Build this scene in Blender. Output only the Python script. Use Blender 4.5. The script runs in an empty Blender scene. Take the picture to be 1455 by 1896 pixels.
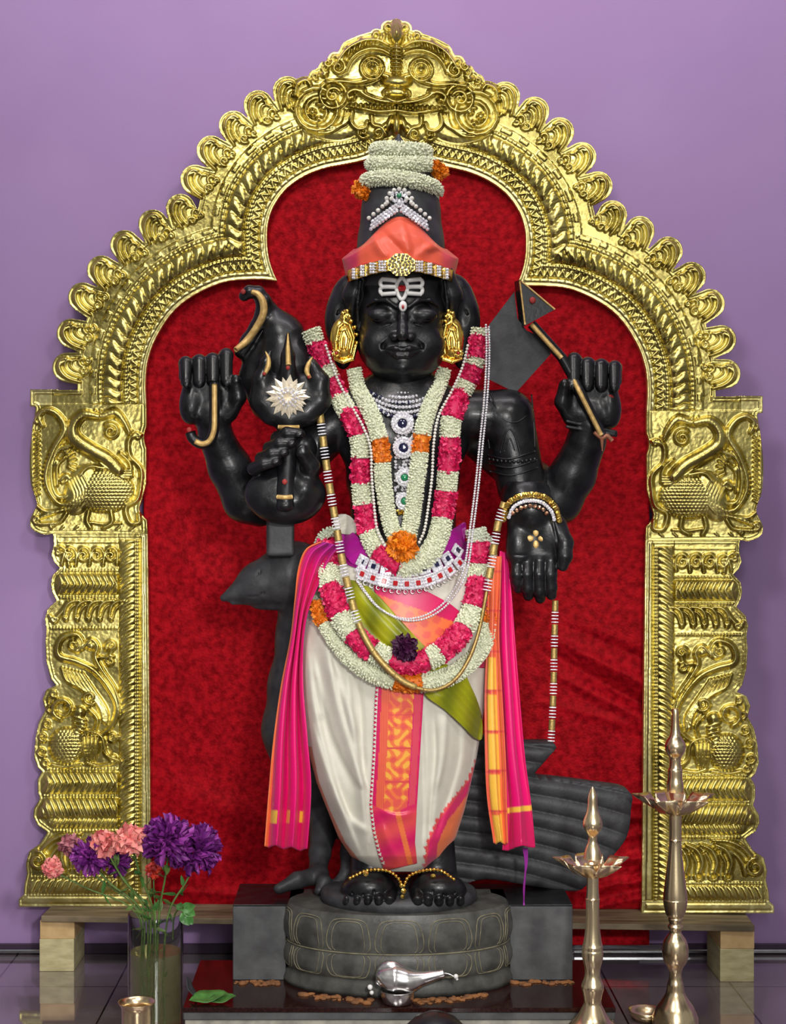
import bpy, math, random
import numpy as np
from mathutils import Vector
random.seed(7); rng = np.random.default_rng(7)
scn = bpy.context.scene
COL = scn.collection
# ------------------------------------------------------------------ camera
F_PX, CX, CY, CAMZ = 3000.0, 675.0, 948.0, 1.166
cd = bpy.data.cameras.new('camera'); cam = bpy.data.objects.new('camera', cd); COL.objects.link(cam)
cd.sensor_fit = 'VERTICAL'; cd.sensor_height = 24.0; cd.lens = F_PX / 1896.0 * 24.0
cd.shift_x = (727.5 - CX) / 1896.0
cam.location = (0, 0, CAMZ); cam.rotation_euler = (math.pi / 2, 0, 0)
cd.clip_start = 0.05; cd.clip_end = 60
scn.camera = cam
scn.view_settings.view_transform = 'Standard'; scn.view_settings.look = 'None'
scn.view_settings.gamma = 1.0; scn.view_settings.use_curve_mapping = False
scn.view_settings.exposure = 0.0
# ------------------------------------------------------------------ world and lights
w = bpy.data.worlds.new('world'); scn.world = w; w.use_nodes = True
nt = w.node_tree; bg = nt.nodes['Background']
tc = nt.nodes.new('ShaderNodeTexCoord'); nz = nt.nodes.new('ShaderNodeTexNoise'); rp = nt.nodes.new('ShaderNodeValToRGB')
nz.inputs['Scale'].default_value = 2.2; nz.inputs['Detail'].default_value = 2
rp.color_ramp.elements[0].position = 0.38; rp.color_ramp.elements[0].color = (0.10, 0.095, 0.10, 1)
rp.color_ramp.elements[1].position = 0.66; rp.color_ramp.elements[1].color = (0.78, 0.76, 0.74, 1)
nt.links.new(tc.outputs['Generated'], nz.inputs['Vector']); nt.links.new(nz.outputs['Fac'], rp.inputs['Fac'])
nt.links.new(rp.outputs['Color'], bg.inputs['Color']); bg.inputs['Strength'].default_value = 0.43

def area(name, loc, target, sx, sy, power, color=(1, 1, 1)):
    ld = bpy.data.lights.new(name, 'AREA'); ld.shape = 'RECTANGLE'; ld.size = sx; ld.size_y = sy
    ld.energy = power; ld.color = color
    o = bpy.data.objects.new(name, ld); COL.objects.link(o); o.location = loc
    o.rotation_euler = (Vector(target) - Vector(loc)).to_track_quat('-Z', 'Y').to_euler()
    return o
area('ceiling_light_panel', (-0.75, 1.3, 3.5), (0, 4.1, 1.3), 0.6, 0.6, 40, (1, 0.97, 0.92))
area('ceiling_light_panel', (1.1, 0.9, 3.3), (0, 4.1, 1.2), 0.5, 0.5, 24, (1, 0.97, 0.93))
def spot(name, loc, target, power, angle, blend, size, color=(1, 1, 1)):
    ld = bpy.data.lights.new(name, 'SPOT'); ld.energy = power; ld.spot_size = math.radians(angle); ld.spot_blend = blend; ld.shadow_soft_size = size; ld.color = color
    o = bpy.data.objects.new(name, ld); COL.objects.link(o); o.location = loc
    o.rotation_euler = (Vector(target) - Vector(loc)).to_track_quat('-Z', 'Y').to_euler(); return o
spot('altar_fill_spot', (0.5, 0.2, 1.55), (-0.1, 3.9, 0.55), 205, 32, 0.55, 0.09, (1, 0.98, 0.95))  # put in to brighten the lower centre, from the right front as shadows suggest
spot('altar_fill_spot', (-0.9, 0.5, 1.0), (-0.42, 4.2, 0.85), 75, 26, 0.8, 0.07, (1, 0.97, 0.93))  # extra spot, added only to lift the velvet at lower left
spot('altar_fill_spot', (1.25, 0.6, 1.35), (0.40, 4.2, 0.55), 75, 24, 0.8, 0.06, (1, 0.97, 0.93))  # extra spot, added to rake the velvet folds at lower right
area('front_panel', (0.25, -0.4, 1.75), (0, 4.0, 1.0), 0.28, 1.3, 26, (1, 0.98, 0.96))  # unseen light strip, shaped tall and narrow to streak the turned brass
area('wall_washer', (0.2, 3.0, 3.6), (0.1, 4.28, 2.3), 2.4, 0.2, 27, (1.0, 0.92, 0.97))
# ------------------------------------------------------------------ helpers
D0 = 3.65; S0 = D0 / F_PX
def P(x, y, d):
    return ((x - CX) * d / F_PX, d, CAMZ + (CY - y) * d / F_PX)
def PA(x, y, d):
    x = np.asarray(x, float); y = np.asarray(y, float); d = np.asarray(d, float) + 0 * x
    return np.stack([(x - CX) * d / F_PX, d, CAMZ + (CY - y) * d / F_PX], -1)
def W(x, y, z=0.0):                     # statue frame: z = depth behind the statue plane, same unit as x, y
    return P(x, y, D0 + z * S0)
def WA(x, y, z):
    return PA(x, y, D0 + np.asarray(z, float) * S0)
ORG = {}
def tag(o, label=None, cat=None, group=None, kind=None):
    if label: o['label'] = label
    if cat: o['category'] = cat
    if group: o['group'] = group
    if kind: o['kind'] = kind
    return o
def thing(name, loc, label, cat, group=None):
    o = bpy.data.objects.new(name, None); COL.objects.link(o); o.location = loc
    o.empty_display_size = 0.05
    ORG[o.name] = np.array(loc, float)
    return tag(o, label, cat, group)
def mesh(name, V, F, mat, parent=None, smooth=True, col=None, thick=0.0, mats=None, midx=None):
    V = np.asarray(V, float).reshape(-1, 3)
    org = np.zeros(3)
    if parent is not None: org = ORG[parent.name]
    V = V - org
    me = bpy.data.meshes.new(name)
    if isinstance(F, np.ndarray):
        n, k = F.shape
        me.vertices.add(len(V)); me.vertices.foreach_set('co', V.astype(np.float32).ravel())
        me.loops.add(n * k); me.loops.foreach_set('vertex_index', F.astype(np.int32).ravel())
        me.polygons.add(n); me.polygons.foreach_set('loop_start', (np.arange(n) * k).astype(np.int32))
        me.polygons.foreach_set('loop_total', np.full(n, k, np.int32))
        me.update(calc_edges=True)
    else:
        me.from_pydata([tuple(v) for v in V], [], [tuple(int(i) for i in f) for f in F]); me.update()
    me.polygons.foreach_set('use_smooth', np.full(len(me.polygons), bool(smooth)))
    if col is not None:
        a = me.color_attributes.new('Col', 'FLOAT_COLOR', 'POINT')
        c = np.ones((len(V), 4), np.float32); c[:, :3] = np.asarray(col, np.float32).reshape(-1, 3)
        a.data.foreach_set('color', c.ravel())
    for m in (mats or [mat]): me.materials.append(m)
    if midx is not None: me.polygons.foreach_set('material_index', np.asarray(midx, np.int32))
    o = bpy.data.objects.new(name, me); COL.objects.link(o)
    if parent is not None:
        o.parent = parent; ORG[o.name] = org
    else:
        ORG[o.name] = np.zeros(3)
    if thick:
        md = o.modifiers.new('solid', 'SOLIDIFY'); md.thickness = thick; md.offset = 0
    return o
class MB:                                # collects pieces into ONE mesh
    def __init__(s): s.V = []; s.F = []; s.C = []; s.n = 0
    def add(s, V, F, c=None):
        V = np.asarray(V, float).reshape(-1, 3); F = np.asarray(F, int)
        if F.shape[1] == 3: F = np.concatenate([F, F[:, 2:3]], 1) if False else F
        s.V.append(V); s.F.append(F + s.n); s.n += len(V)
        if c is not None: s.C.append(np.broadcast_to(np.asarray(c, float), (len(V), 3)))
        return s
    def build(s, name, mat, parent=None, smooth=True, **k):
        V = np.concatenate(s.V); col = np.concatenate(s.C) if s.C else None
        ks = {f.shape[1] for f in s.F}
        if len(ks) == 1: F = np.concatenate(s.F)
        else: F = [tuple(r) for f in s.F for r in f]
        return mesh(name, V, F, mat, parent, smooth, col=col, **k)
def grid_faces(nu, nv, cu=False, cv=False):
    a = np.arange(nu if cu else nu - 1); b = np.arange(nv if cv else nv - 1)
    i, j = np.meshgrid(a, b, indexing='ij'); i = i.ravel(); j = j.ravel()
    i2 = (i + 1) % nu; j2 = (j + 1) % nv
    return np.stack([i * nv + j, i2 * nv + j, i2 * nv + j2, i * nv + j2], 1)
def catmull(pts, n=8, closed=False):
    p = np.asarray(pts, float)
    if closed: q = np.concatenate([p[-1:], p, p[:2]])
    else: q = np.concatenate([2 * p[:1] - p[1:2], p, 2 * p[-1:] - p[-2:-1]])
    out = []; t = np.linspace(0, 1, n, endpoint=False)[:, None]
    for i in range(1, len(q) - 2):
        a, b, c, d = q[i - 1], q[i], q[i + 1], q[i + 2]
        out.append(0.5 * (2 * b + (c - a) * t + (2 * a - 5 * b + 4 * c - d) * t ** 2 + (3 * b - a - 3 * c + d) * t ** 3))
    if not closed: out.append(p[-1:])
    return np.concatenate(out)
def resample(p, step):
    p = np.asarray(p, float); s = np.concatenate([[0], np.cumsum(np.linalg.norm(np.diff(p, axis=0), axis=1))])
    n = max(2, int(round(s[-1] / step)) + 1); t = np.linspace(0, s[-1], n)
    return np.stack([np.interp(t, s, p[:, k]) for k in range(p.shape[1])], 1), t
def frames(p, up=(0, 1, 0)):
    t = np.gradient(p, axis=0); t /= np.linalg.norm(t, axis=1)[:, None] + 1e-12
    up = np.array(up, float); a = np.cross(t, up)
    bad = np.linalg.norm(a, axis=1) < 1e-3; a[bad] = np.cross(t[bad], [1, 0, 0.01])
    a /= np.linalg.norm(a, axis=1)[:, None]; b = np.cross(a, t)
    return t, a, b
def tube(p, r, n=10, flat=1.0, cap=True):
    p = np.asarray(p, float); m = len(p); r = np.broadcast_to(np.asarray(r, float), (m,))
    t, a, b = frames(p); th = np.linspace(0, 2 * math.pi, n, endpoint=False)
    V = p[:, None] + r[:, None, None] * (np.cos(th)[None, :, None] * a[:, None] + flat * np.sin(th)[None, :, None] * b[:, None])
    V = V.reshape(-1, 3); F = grid_faces(m, n, False, True)
    if cap:
        V = np.concatenate([V, p[:1], p[-1:]]); c0 = m * n; c1 = c0 + 1; j = np.arange(n); j2 = (j + 1) % n
        F = np.concatenate([F, np.stack([np.full(n, c0), j2, j, np.full(n, c0)], 1)[:, [0, 1, 2, 2]],
                            np.stack([np.full(n, c1), (m - 1) * n + j, (m - 1) * n + j2, (m - 1) * n + j2], 1)])
        F = F  # degenerate quads are cleaned below
    return V, F
def clean(o):
    o.data.validate(); return o
def lathe(prof, c=(0, 0, 0), n=40, sx=1.0, sy=1.0):
    prof = np.asarray(prof, float); th = np.linspace(0, 2 * math.pi, n, endpoint=False)
    V = np.stack([prof[:, 0:1] * np.cos(th) * sx, prof[:, 0:1] * np.sin(th) * sy, prof[:, 1:2] + 0 * th], -1).reshape(-1, 3) + np.array(c)
    return V, grid_faces(len(prof), n, False, True)[:, ::-1]
def box(c, s, bev=0.0):
    c = np.array(c, float); s = np.array(s, float) / 2
    if bev <= 0:
        V = np.array([[x, y, z] for x in (-1, 1) for y in (-1, 1) for z in (-1, 1)]) * s + c
        return V, np.array([[0, 1, 3, 2], [4, 6, 7, 5], [0, 4, 5, 1], [2, 3, 7, 6], [0, 2, 6, 4], [1, 5, 7, 3]])
    V = []; idx = {}                       # chamfered box
    for sg in [(x, y, z) for x in (-1, 1) for y in (-1, 1) for z in (-1, 1)]:
        for ax in range(3):
            q = np.array(sg) * (s - bev); q[ax] = sg[ax] * s[ax]; idx[sg + (ax,)] = len(V); V.append(q + c)
    F = []
    for ax in range(3):
        a, b = [k for k in range(3) if k != ax]
        for sg in (-1, 1):
            q = []
            for (u, v) in ((-1, -1), (1, -1), (1, 1), (-1, 1)):
                t = [0, 0, 0]; t[ax] = sg; t[a] = u; t[b] = v; q.append(idx[tuple(t) + (ax,)])
            F.append(q)
    for ax in range(3):
        a, b = [k for k in range(3) if k != ax]
        for u in (-1, 1):
            for v in (-1, 1):
                t0 = [0, 0, 0]; t0[ax] = -1; t0[a] = u; t0[b] = v; t1 = list(t0); t1[ax] = 1
                F.append([idx[tuple(t0) + (a,)], idx[tuple(t1) + (a,)], idx[tuple(t1) + (b,)], idx[tuple(t0) + (b,)]])
    for sg in [(x, y, z) for x in (-1, 1) for y in (-1, 1) for z in (-1, 1)]:
        F.append([idx[sg + (0,)], idx[sg + (1,)], idx[sg + (2,)], idx[sg + (2,)]])
    return np.array(V), F
def fixnormals(o):
    import bmesh
    b = bmesh.new(); b.from_mesh(o.data)
    bmesh.ops.dissolve_degenerate(b, dist=1e-7, edges=b.edges) if False else None
    bmesh.ops.recalc_face_normals(b, faces=b.faces); b.to_mesh(o.data); b.free(); return o
def boxobj(name, c, s, mat, parent=None, bev=0.002):
    V, F = box(c, s, bev)
    F = [tuple(dict.fromkeys(f)) for f in F]
    return fixnormals(mesh(name, V, F, mat, parent, smooth=False))
def sphere_t(nu=8, nv=6):
    th = np.linspace(0, 2 * math.pi, nu, endpoint=False); ph = np.linspace(0.12, math.pi - 0.12, nv)
    V = np.stack([np.sin(ph)[:, None] * np.cos(th), np.sin(ph)[:, None] * np.sin(th), np.cos(ph)[:, None] + 0 * th], -1).reshape(-1, 3)
    return V, grid_faces(nv, nu, False, True)[:, ::-1]
def stamp(T, pos, R, s):                  # T=(V,F); pos (n,3); R (n,3,3); s scalar or (n,) or (n,3)
    V, F = T; n = len(pos); s = np.asarray(s, float)
    if s.ndim == 0: s = np.full((n, 3), float(s))
    if s.ndim == 1: s = np.repeat(s[:, None], 3, 1)
    VV = np.einsum('nij,nkj->nki', R, V[None] * s[:, None]) + pos[:, None]
    FF = F[None] + (np.arange(n) * len(V))[:, None, None]
    return VV.reshape(-1, 3), FF.reshape(-1, F.shape[1])
def rot_to(nrm, spin=None):
    nrm = np.asarray(nrm, float); nrm = nrm / (np.linalg.norm(nrm, axis=1)[:, None] + 1e-12); n = len(nrm)
    h = np.where(np.abs(nrm[:, 2:3]) < 0.9, np.array([[0, 0, 1.0]]), np.array([[1.0, 0, 0]]))
    a = np.cross(h, nrm); a /= np.linalg.norm(a, axis=1)[:, None]; b = np.cross(nrm, a)
    if spin is None: spin = rng.uniform(0, 6.283, n)
    spin = np.broadcast_to(spin, (n,)); c, s = np.cos(spin)[:, None], np.sin(spin)[:, None]
    return np.stack([a * c + b * s, -a * s + b * c, nrm], -1)
# ---- sculpting with a distance field, meshed by surface nets
class Sculpt:
    def __init__(s, lo, hi, h):
        s.lo = np.array(lo, float); s.h = float(h)
        s.n = np.ceil((np.array(hi) - s.lo) / h).astype(int) + 1
        s.F = np.full(s.n, 60.0, np.float32)
        s.ax = [(s.lo[k] + h * np.arange(s.n[k])).astype(np.float32) for k in range(3)]
    def _win(s, lo, hi):
        sl = []; g = []
        for k in range(3):
            i0 = max(0, int((lo[k] - s.lo[k]) / s.h)); i1 = min(s.n[k], int((hi[k] - s.lo[k]) / s.h) + 2)
            if i1 <= i0: return None, None
            sl.append(slice(i0, i1)); g.append(s.ax[k][i0:i1])
        return tuple(sl), (g[0][:, None, None], g[1][None, :, None], g[2][None, None, :])
    def _op(s, sl, d, k, cut):
        A = s.F[sl]
        if cut:
            d = -d; h = np.clip(0.5 - 0.5 * (d - A) / (k + 1e-6), 0, 1) if False else None
            m = np.maximum(A, d); hh = np.maximum(k - np.abs(A - d), 0) / max(k, 1e-6); s.F[sl] = m + hh * hh * k * 0.25
        else:
            m = np.minimum(A, d); hh = np.maximum(k - np.abs(A - d), 0) / max(k, 1e-6); s.F[sl] = m - hh * hh * k * 0.25
    def cap(s, a, b, ra, rb=None, k=8, cut=False, fz=1.0):
        rb = ra if rb is None else rb
        a = np.array(a, float); b = np.array(b, float); R = max(ra, rb) + k + 6
        sl, g = s._win(np.minimum(a, b) - R, np.maximum(a, b) + R)
        if sl is None: return s
        X, Y, Z = g[0] - a[0], g[1] - a[1], (g[2] - a[2]) / fz; u = b - a; u = np.array([u[0], u[1], u[2] / fz])
        t = np.clip((X * u[0] + Y * u[1] + Z * u[2]) / (u @ u + 1e-9), 0, 1)
        d = np.sqrt((X - t * u[0]) ** 2 + (Y - t * u[1]) ** 2 + (Z - t * u[2]) ** 2) - (ra + (rb - ra) * t)
        s._op(sl, d.astype(np.float32), k, cut); return s
    def chain(s, pts, rs, k=6, cut=False, fz=1.0):
        for i in range(len(pts) - 1): s.cap(pts[i], pts[i + 1], rs[i], rs[i + 1], k, cut, fz)
        return s
    def ell(s, c, r, k=8, cut=False, rz=0.0):
        c = np.array(c, float); r = np.array(r, float); R = r.max() + k + 6
        sl, g = s._win(c - R, c + R)
        if sl is None: return s
        X, Y, Z = g[0] - c[0], g[1] - c[1], g[2] - c[2]
        if rz: cc, ss = math.cos(rz), math.sin(rz); X, Y = X * cc + Y * ss, -X * ss + Y * cc
        q = np.sqrt((X / r[0]) ** 2 + (Y / r[1]) ** 2 + (Z / r[2]) ** 2) + 1e-6
        q2 = np.sqrt((X / r[0] ** 2) ** 2 + (Y / r[1] ** 2) ** 2 + (Z / r[2] ** 2) ** 2) + 1e-9
        s._op(sl, (q * (q - 1) / q2).astype(np.float32), k, cut); return s
    def rbox(s, c, hs, rad, k=8, cut=False, rz=0.0):
        c = np.array(c, float); hs = np.array(hs, float); R = np.linalg.norm(hs[:2]) + k + 6
        sl, g = s._win(c - np.array([R, R, hs[2] + k + 6]), c + np.array([R, R, hs[2] + k + 6]))
        if sl is None: return s
        X, Y, Z = g[0] - c[0], g[1] - c[1], g[2] - c[2]
        if rz: cc, ss = math.cos(rz), math.sin(rz); X, Y = X * cc + Y * ss, -X * ss + Y * cc
        qx, qy, qz = np.abs(X) - hs[0] + rad, np.abs(Y) - hs[1] + rad, np.abs(Z) - hs[2] + rad
        d = np.sqrt(np.maximum(qx, 0) ** 2 + np.maximum(qy, 0) ** 2 + np.maximum(qz, 0) ** 2) + np.minimum(np.maximum(qx, np.maximum(qy, qz)), 0) - rad
        s._op(sl, d.astype(np.float32), k, cut); return s
    def net(s):
        Fv = s.F; Fv[0] = Fv[-1] = 60; Fv[:, 0] = Fv[:, -1] = 60; Fv[:, :, 0] = Fv[:, :, -1] = 60
        I = Fv < 0; nx, ny, nz = Fv.shape
        cnt = np.zeros((nx - 1, ny - 1, nz - 1), np.int8)
        for a in (0, 1):
            for b in (0, 1):
                for c in (0, 1): cnt += I[a:nx - 1 + a, b:ny - 1 + b, c:nz - 1 + c]
        mix = (cnt > 0) & (cnt < 8); i, j, k = np.nonzero(mix)
        idx = np.full(mix.shape, -1, np.int64); idx[i, j, k] = np.arange(len(i))
        acc = np.zeros((len(i), 3)); num = np.zeros(len(i))
        cs = [(a, b, c) for a in (0, 1) for b in (0, 1) for c in (0, 1)]
        val = {q: Fv[i + q[0], j + q[1], k + q[2]].astype(float) for q in cs}
        for q in cs:
            for ax in range(3):
                if q[ax] == 0:
                    q2 = list(q); q2[ax] = 1; q2 = tuple(q2); v0, v1 = val[q], val[q2]; m = (v0 < 0) != (v1 < 0)
                    t = np.where(m, v0 / np.where(m, v0 - v1, 1), 0); p = np.array(q, float)[None].repeat(len(i), 0); p[:, ax] = t
                    acc += p * m[:, None]; num += m
        V = s.lo + s.h * (np.stack([i, j, k], 1) + acc / num[:, None])
        Q = []
        for ax in range(3):
            A = np.take(I, range(0, Fv.shape[ax] - 1), ax); B = np.take(I, range(1, Fv.shape[ax]), ax)
            e = np.stack(np.nonzero(A != B), 1); ins = A[tuple(e.T)]
            o1, o2 = [(1, 2), (2, 0), (0, 1)][ax]
            def cell(d1, d2):
                c = e.copy(); c[:, o1] += d1; c[:, o2] += d2; return idx[tuple(c.T)]
            q = np.stack([cell(-1, -1), cell(0, -1), cell(0, 0), cell(-1, 0)], 1)
            q = np.where(ins[:, None], q, q[:, ::-1]); Q.append(q)
        return V, np.concatenate(Q)
    def build(s, name, mat, parent=None, **k):
        V, Q = s.net()
        # frame is (x right, y down, z back): map to the world; mirrored handedness -> flip
        return mesh(name, WA(V[:, 0], V[:, 1], V[:, 2]), Q, mat, parent, True, **k)
# ------------------------------------------------------------------ materials
def srgb(r, g, b):
    f = lambda c: ((c / 255 + 0.055) / 1.055) ** 2.4 if c > 10 else c / 255 / 12.92
    return (f(r), f(g), f(b))
def pm(name, col, rough=0.5, metal=0.0, col2=None, scale=30, detail=3, bump=0.0, bscale=None, coat=0.0, sheen=0.0, spec=0.5,
       vcol=False, trans=0.0, ior=1.45, sub=0.0, rough2=None, lo=0.35, hi=0.65, stretch=None, sheencol=None, bdist=0.002):
    m = bpy.data.materials.new(name); m.use_nodes = True; n = m.node_tree; b = n.nodes['Principled BSDF']; L = n.links
    b.inputs['Roughness'].default_value = rough; b.inputs['Metallic'].default_value = metal
    b.inputs['Specular IOR Level'].default_value = spec; b.inputs['Coat Weight'].default_value = coat
    b.inputs['Coat Roughness'].default_value = 0.12; b.inputs['Sheen Weight'].default_value = sheen
    b.inputs['Transmission Weight'].default_value = trans; b.inputs['IOR'].default_value = ior
    if sheencol: b.inputs['Sheen Tint'].default_value = (*sheencol, 1)
    if sub: b.inputs['Subsurface Weight'].default_value = sub; b.inputs['Subsurface Radius'].default_value = (0.01, 0.01, 0.01)
    t = n.nodes.new('ShaderNodeTexCoord'); src = t.outputs['Object']
    if stretch:
        mp = n.nodes.new('ShaderNodeMapping'); mp.inputs['Scale'].default_value = stretch; L.new(src, mp.inputs['Vector']); src = mp.outputs['Vector']
    ns = n.nodes.new('ShaderNodeTexNoise'); ns.inputs['Scale'].default_value = scale; ns.inputs['Detail'].default_value = detail
    L.new(src, ns.inputs['Vector'])
    base = None
    if vcol:
        a = n.nodes.new('ShaderNodeAttribute'); a.attribute_name = 'Col'; base = a.outputs['Color']
        mx = n.nodes.new('ShaderNodeMix'); mx.data_type = 'RGBA'; mx.blend_type = 'MULTIPLY'; mx.inputs['Factor'].default_value = 1
        r = n.nodes.new('ShaderNodeValToRGB'); r.color_ramp.elements[0].color = (0.82, 0.82, 0.82, 1); r.color_ramp.elements[1].color = (1.0, 1.0, 1.0, 1)
        L.new(ns.outputs['Fac'], r.inputs['Fac']); L.new(base, mx.inputs['A']); L.new(r.outputs['Color'], mx.inputs['B']); L.new(mx.outputs['Result'], b.inputs['Base Color'])
    else:
        c2 = col2 or tuple(c * 0.86 for c in col)
        r = n.nodes.new('ShaderNodeValToRGB'); e = r.color_ramp.elements
        e[0].position = lo; e[1].position = hi; e[0].color = (*c2, 1); e[1].color = (*col, 1)
        L.new(ns.outputs['Fac'], r.inputs['Fac']); L.new(r.outputs['Color'], b.inputs['Base Color'])
    if rough2 is not None:
        mr = n.nodes.new('ShaderNodeMapRange'); mr.inputs['From Min'].default_value = 0.35; mr.inputs['From Max'].default_value = 0.65
        mr.inputs['To Min'].default_value = rough2; mr.inputs['To Max'].default_value = rough
        L.new(ns.outputs['Fac'], mr.inputs['Value']); L.new(mr.outputs['Result'], b.inputs['Roughness'])
    if bump:
        bn = n.nodes.new('ShaderNodeTexNoise'); bn.inputs['Scale'].default_value = bscale or scale * 3; bn.inputs['Detail'].default_value = 4
        L.new(src, bn.inputs['Vector'])
        bp = n.nodes.new('ShaderNodeBump'); bp.inputs['Strength'].default_value = bump; bp.inputs['Distance'].default_value = bdist
        L.new(bn.outputs['Fac'], bp.inputs['Height']); L.new(bp.outputs['Normal'], b.inputs['Normal'])
    return m
M = {}
M['brass_sheet'] = pm('brass_sheet', (0.74, 0.64, 0.22), 0.34, 1.0, (0.46, 0.38, 0.11), 14, 4, 0.25, 160, rough2=0.26)
M['brass_trim'] = pm('brass_trim', (0.84, 0.76, 0.34), 0.38, 1.0, (0.66, 0.56, 0.20), 24, 4, 0.2, 160)
M['lamp_brass'] = pm('lamp_brass', (0.96, 0.80, 0.50), 0.25, 1.0, (0.88, 0.68, 0.42), 9, 3, 0.05, 200, rough2=0.26)
M['copper'] = pm('copper', (0.80, 0.45, 0.28), 0.25, 1.0)
M['gold'] = pm('gold', (0.95, 0.68, 0.16), 0.22, 1.0, (0.85, 0.52, 0.10), 60, 2)
M['gold_paint'] = pm('gold_paint', (0.70, 0.47, 0.17), 0.45, 0.3, (0.48, 0.30, 0.10), 90, 3)
M['silver'] = pm('silver', (0.97, 0.96, 0.94), 0.26, 1.0, (0.7, 0.69, 0.68), 40, 2)
M['stone'] = pm('black_stone', (0.010, 0.0105, 0.0125), 0.40, 0.0, (0.004, 0.004, 0.005), 30, 6, 0.22, 140, coat=0.05, rough2=0.30)
M['stone_matte'] = pm('grey_black_stone', (0.046, 0.047, 0.051), 0.52, 0.0, (0.024, 0.024, 0.027), 30, 5, 0.30, 160)
M['pedestal'] = pm('pedestal_stone', (0.095, 0.095, 0.085), 0.42, 0.0, (0.045, 0.045, 0.041), 26, 6, 0.25, 120)
M['side_block'] = pm('side_block_stone', (0.10, 0.103, 0.105), 0.6, 0.0, (0.055, 0.055, 0.057), 18, 7, 0.3, 90)
M['granite'] = pm('red_brown_granite', (0.030, 0.009, 0.007), 0.10, 0.0, (0.012, 0.004, 0.004), 200, 3)
M['slab_edge'] = pm('slab_edge_stone', (0.42, 0.40, 0.33), 0.6, 0.0, (0.24, 0.23, 0.20), 30, 5, 0.4, 60)
M['velvet'] = pm('red_velvet', (0.38, 0.005, 0.012), 0.45, 0.0, (0.16, 0.001, 0.005), 60, 10, 0.35, 160, lo=0.34, hi=0.66, bdist=0.005, spec=0.35, sheen=0.3, sheencol=(1, 0.035, 0.03))
M['wall'] = pm('purple_wall', srgb(158, 129, 176), 0.75, 0.0, srgb(154, 124, 172), 3, 4, 0.15, 300)
M['floor'] = None
M['white_flower'] = pm('white_florets', (0.62, 0.66, 0.46), 0.6, 0.0, (0.50, 0.55, 0.36), 90, 3, sub=0.1, vcol=True)
M['petal'] = pm('petals', (1, 1, 1), 0.55, vcol=True, scale=70, sub=0.05)
M['cloth'] = pm('cloth', (1, 1, 1), 0.62, vcol=True, scale=40, bump=0.18, bscale=900, sheen=0.15)
M['silk'] = pm('silk', (1, 1, 1), 0.36, vcol=True, scale=50, bump=0.1, bscale=700, sheen=0.06)
M['diamond'] = pm('cut_stones', (0.95, 0.94, 0.96), 0.10, 0.30, (0.62, 0.60, 0.68), 260, 1, lo=0.4, hi=0.6, coat=0.6)
M['pearl'] = pm('pearls', (0.80, 0.78, 0.72), 0.25, 0.0, coat=0.5)
M['ruby'] = pm('red_stone', (0.45, 0.01, 0.015), 0.08, 0.0, coat=1.0)
M['emerald'] = pm('green_stone', (0.01, 0.22, 0.08), 0.08, 0.0, coat=1.0)
M['sapphire'] = pm('dark_stone', (0.012, 0.012, 0.05), 0.08, 0.0, coat=1.0)
M['white_bead'] = pm('white_enamel', (0.85, 0.84, 0.82), 0.25)
M['wood'] = pm('lumber', (0.62, 0.55, 0.31), 0.7, 0.0, (0.45, 0.39, 0.20), 26, 6, 0.3, 60, stretch=(1, 0.25, 3))
M['wood_orange'] = pm('lumber_orange', (0.72, 0.50, 0.24), 0.7, 0.0, (0.58, 0.38, 0.17), 30, 5, 0.3, 60)
M['board'] = pm('board_wood', (0.26, 0.20, 0.12), 0.65, 0.0, (0.10, 0.075, 0.045), 16, 7, 0.3, 50, stretch=(0.4, 3, 1))
M['stem'] = pm('stem_green', (0.13, 0.22, 0.05), 0.5, col2=(0.08, 0.14, 0.03), scale=60)
M['leaf'] = pm('leaf_green', (0.08, 0.24, 0.05), 0.4, col2=(0.04, 0.13, 0.03), scale=50)
M['rust'] = pm('orange_residue', (0.30, 0.12, 0.035), 0.8, col2=(0.16, 0.07, 0.03), scale=60, detail=6, bump=0.6, bscale=90)
M['line_paint'] = pm('tan_line', (0.26, 0.23, 0.14), 0.6, col2=(0.13, 0.12, 0.08), scale=60)
M['chrome_strip'] = pm('steel_strip', (0.62, 0.63, 0.66), 0.2, 1.0)
M['dark_trim'] = pm('dark_trim', (0.05, 0.03, 0.055), 0.3)
M['zari'] = pm('gold_zari', (0.60, 0.44, 0.16), 0.42, 0.55, (0.42, 0.28, 0.08), 260, 2, 0.4, 500)
M['velvet'].node_tree.nodes['Principled BSDF'].inputs['Specular Tint'].default_value = (1, 0.10, 0.08, 1)
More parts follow.
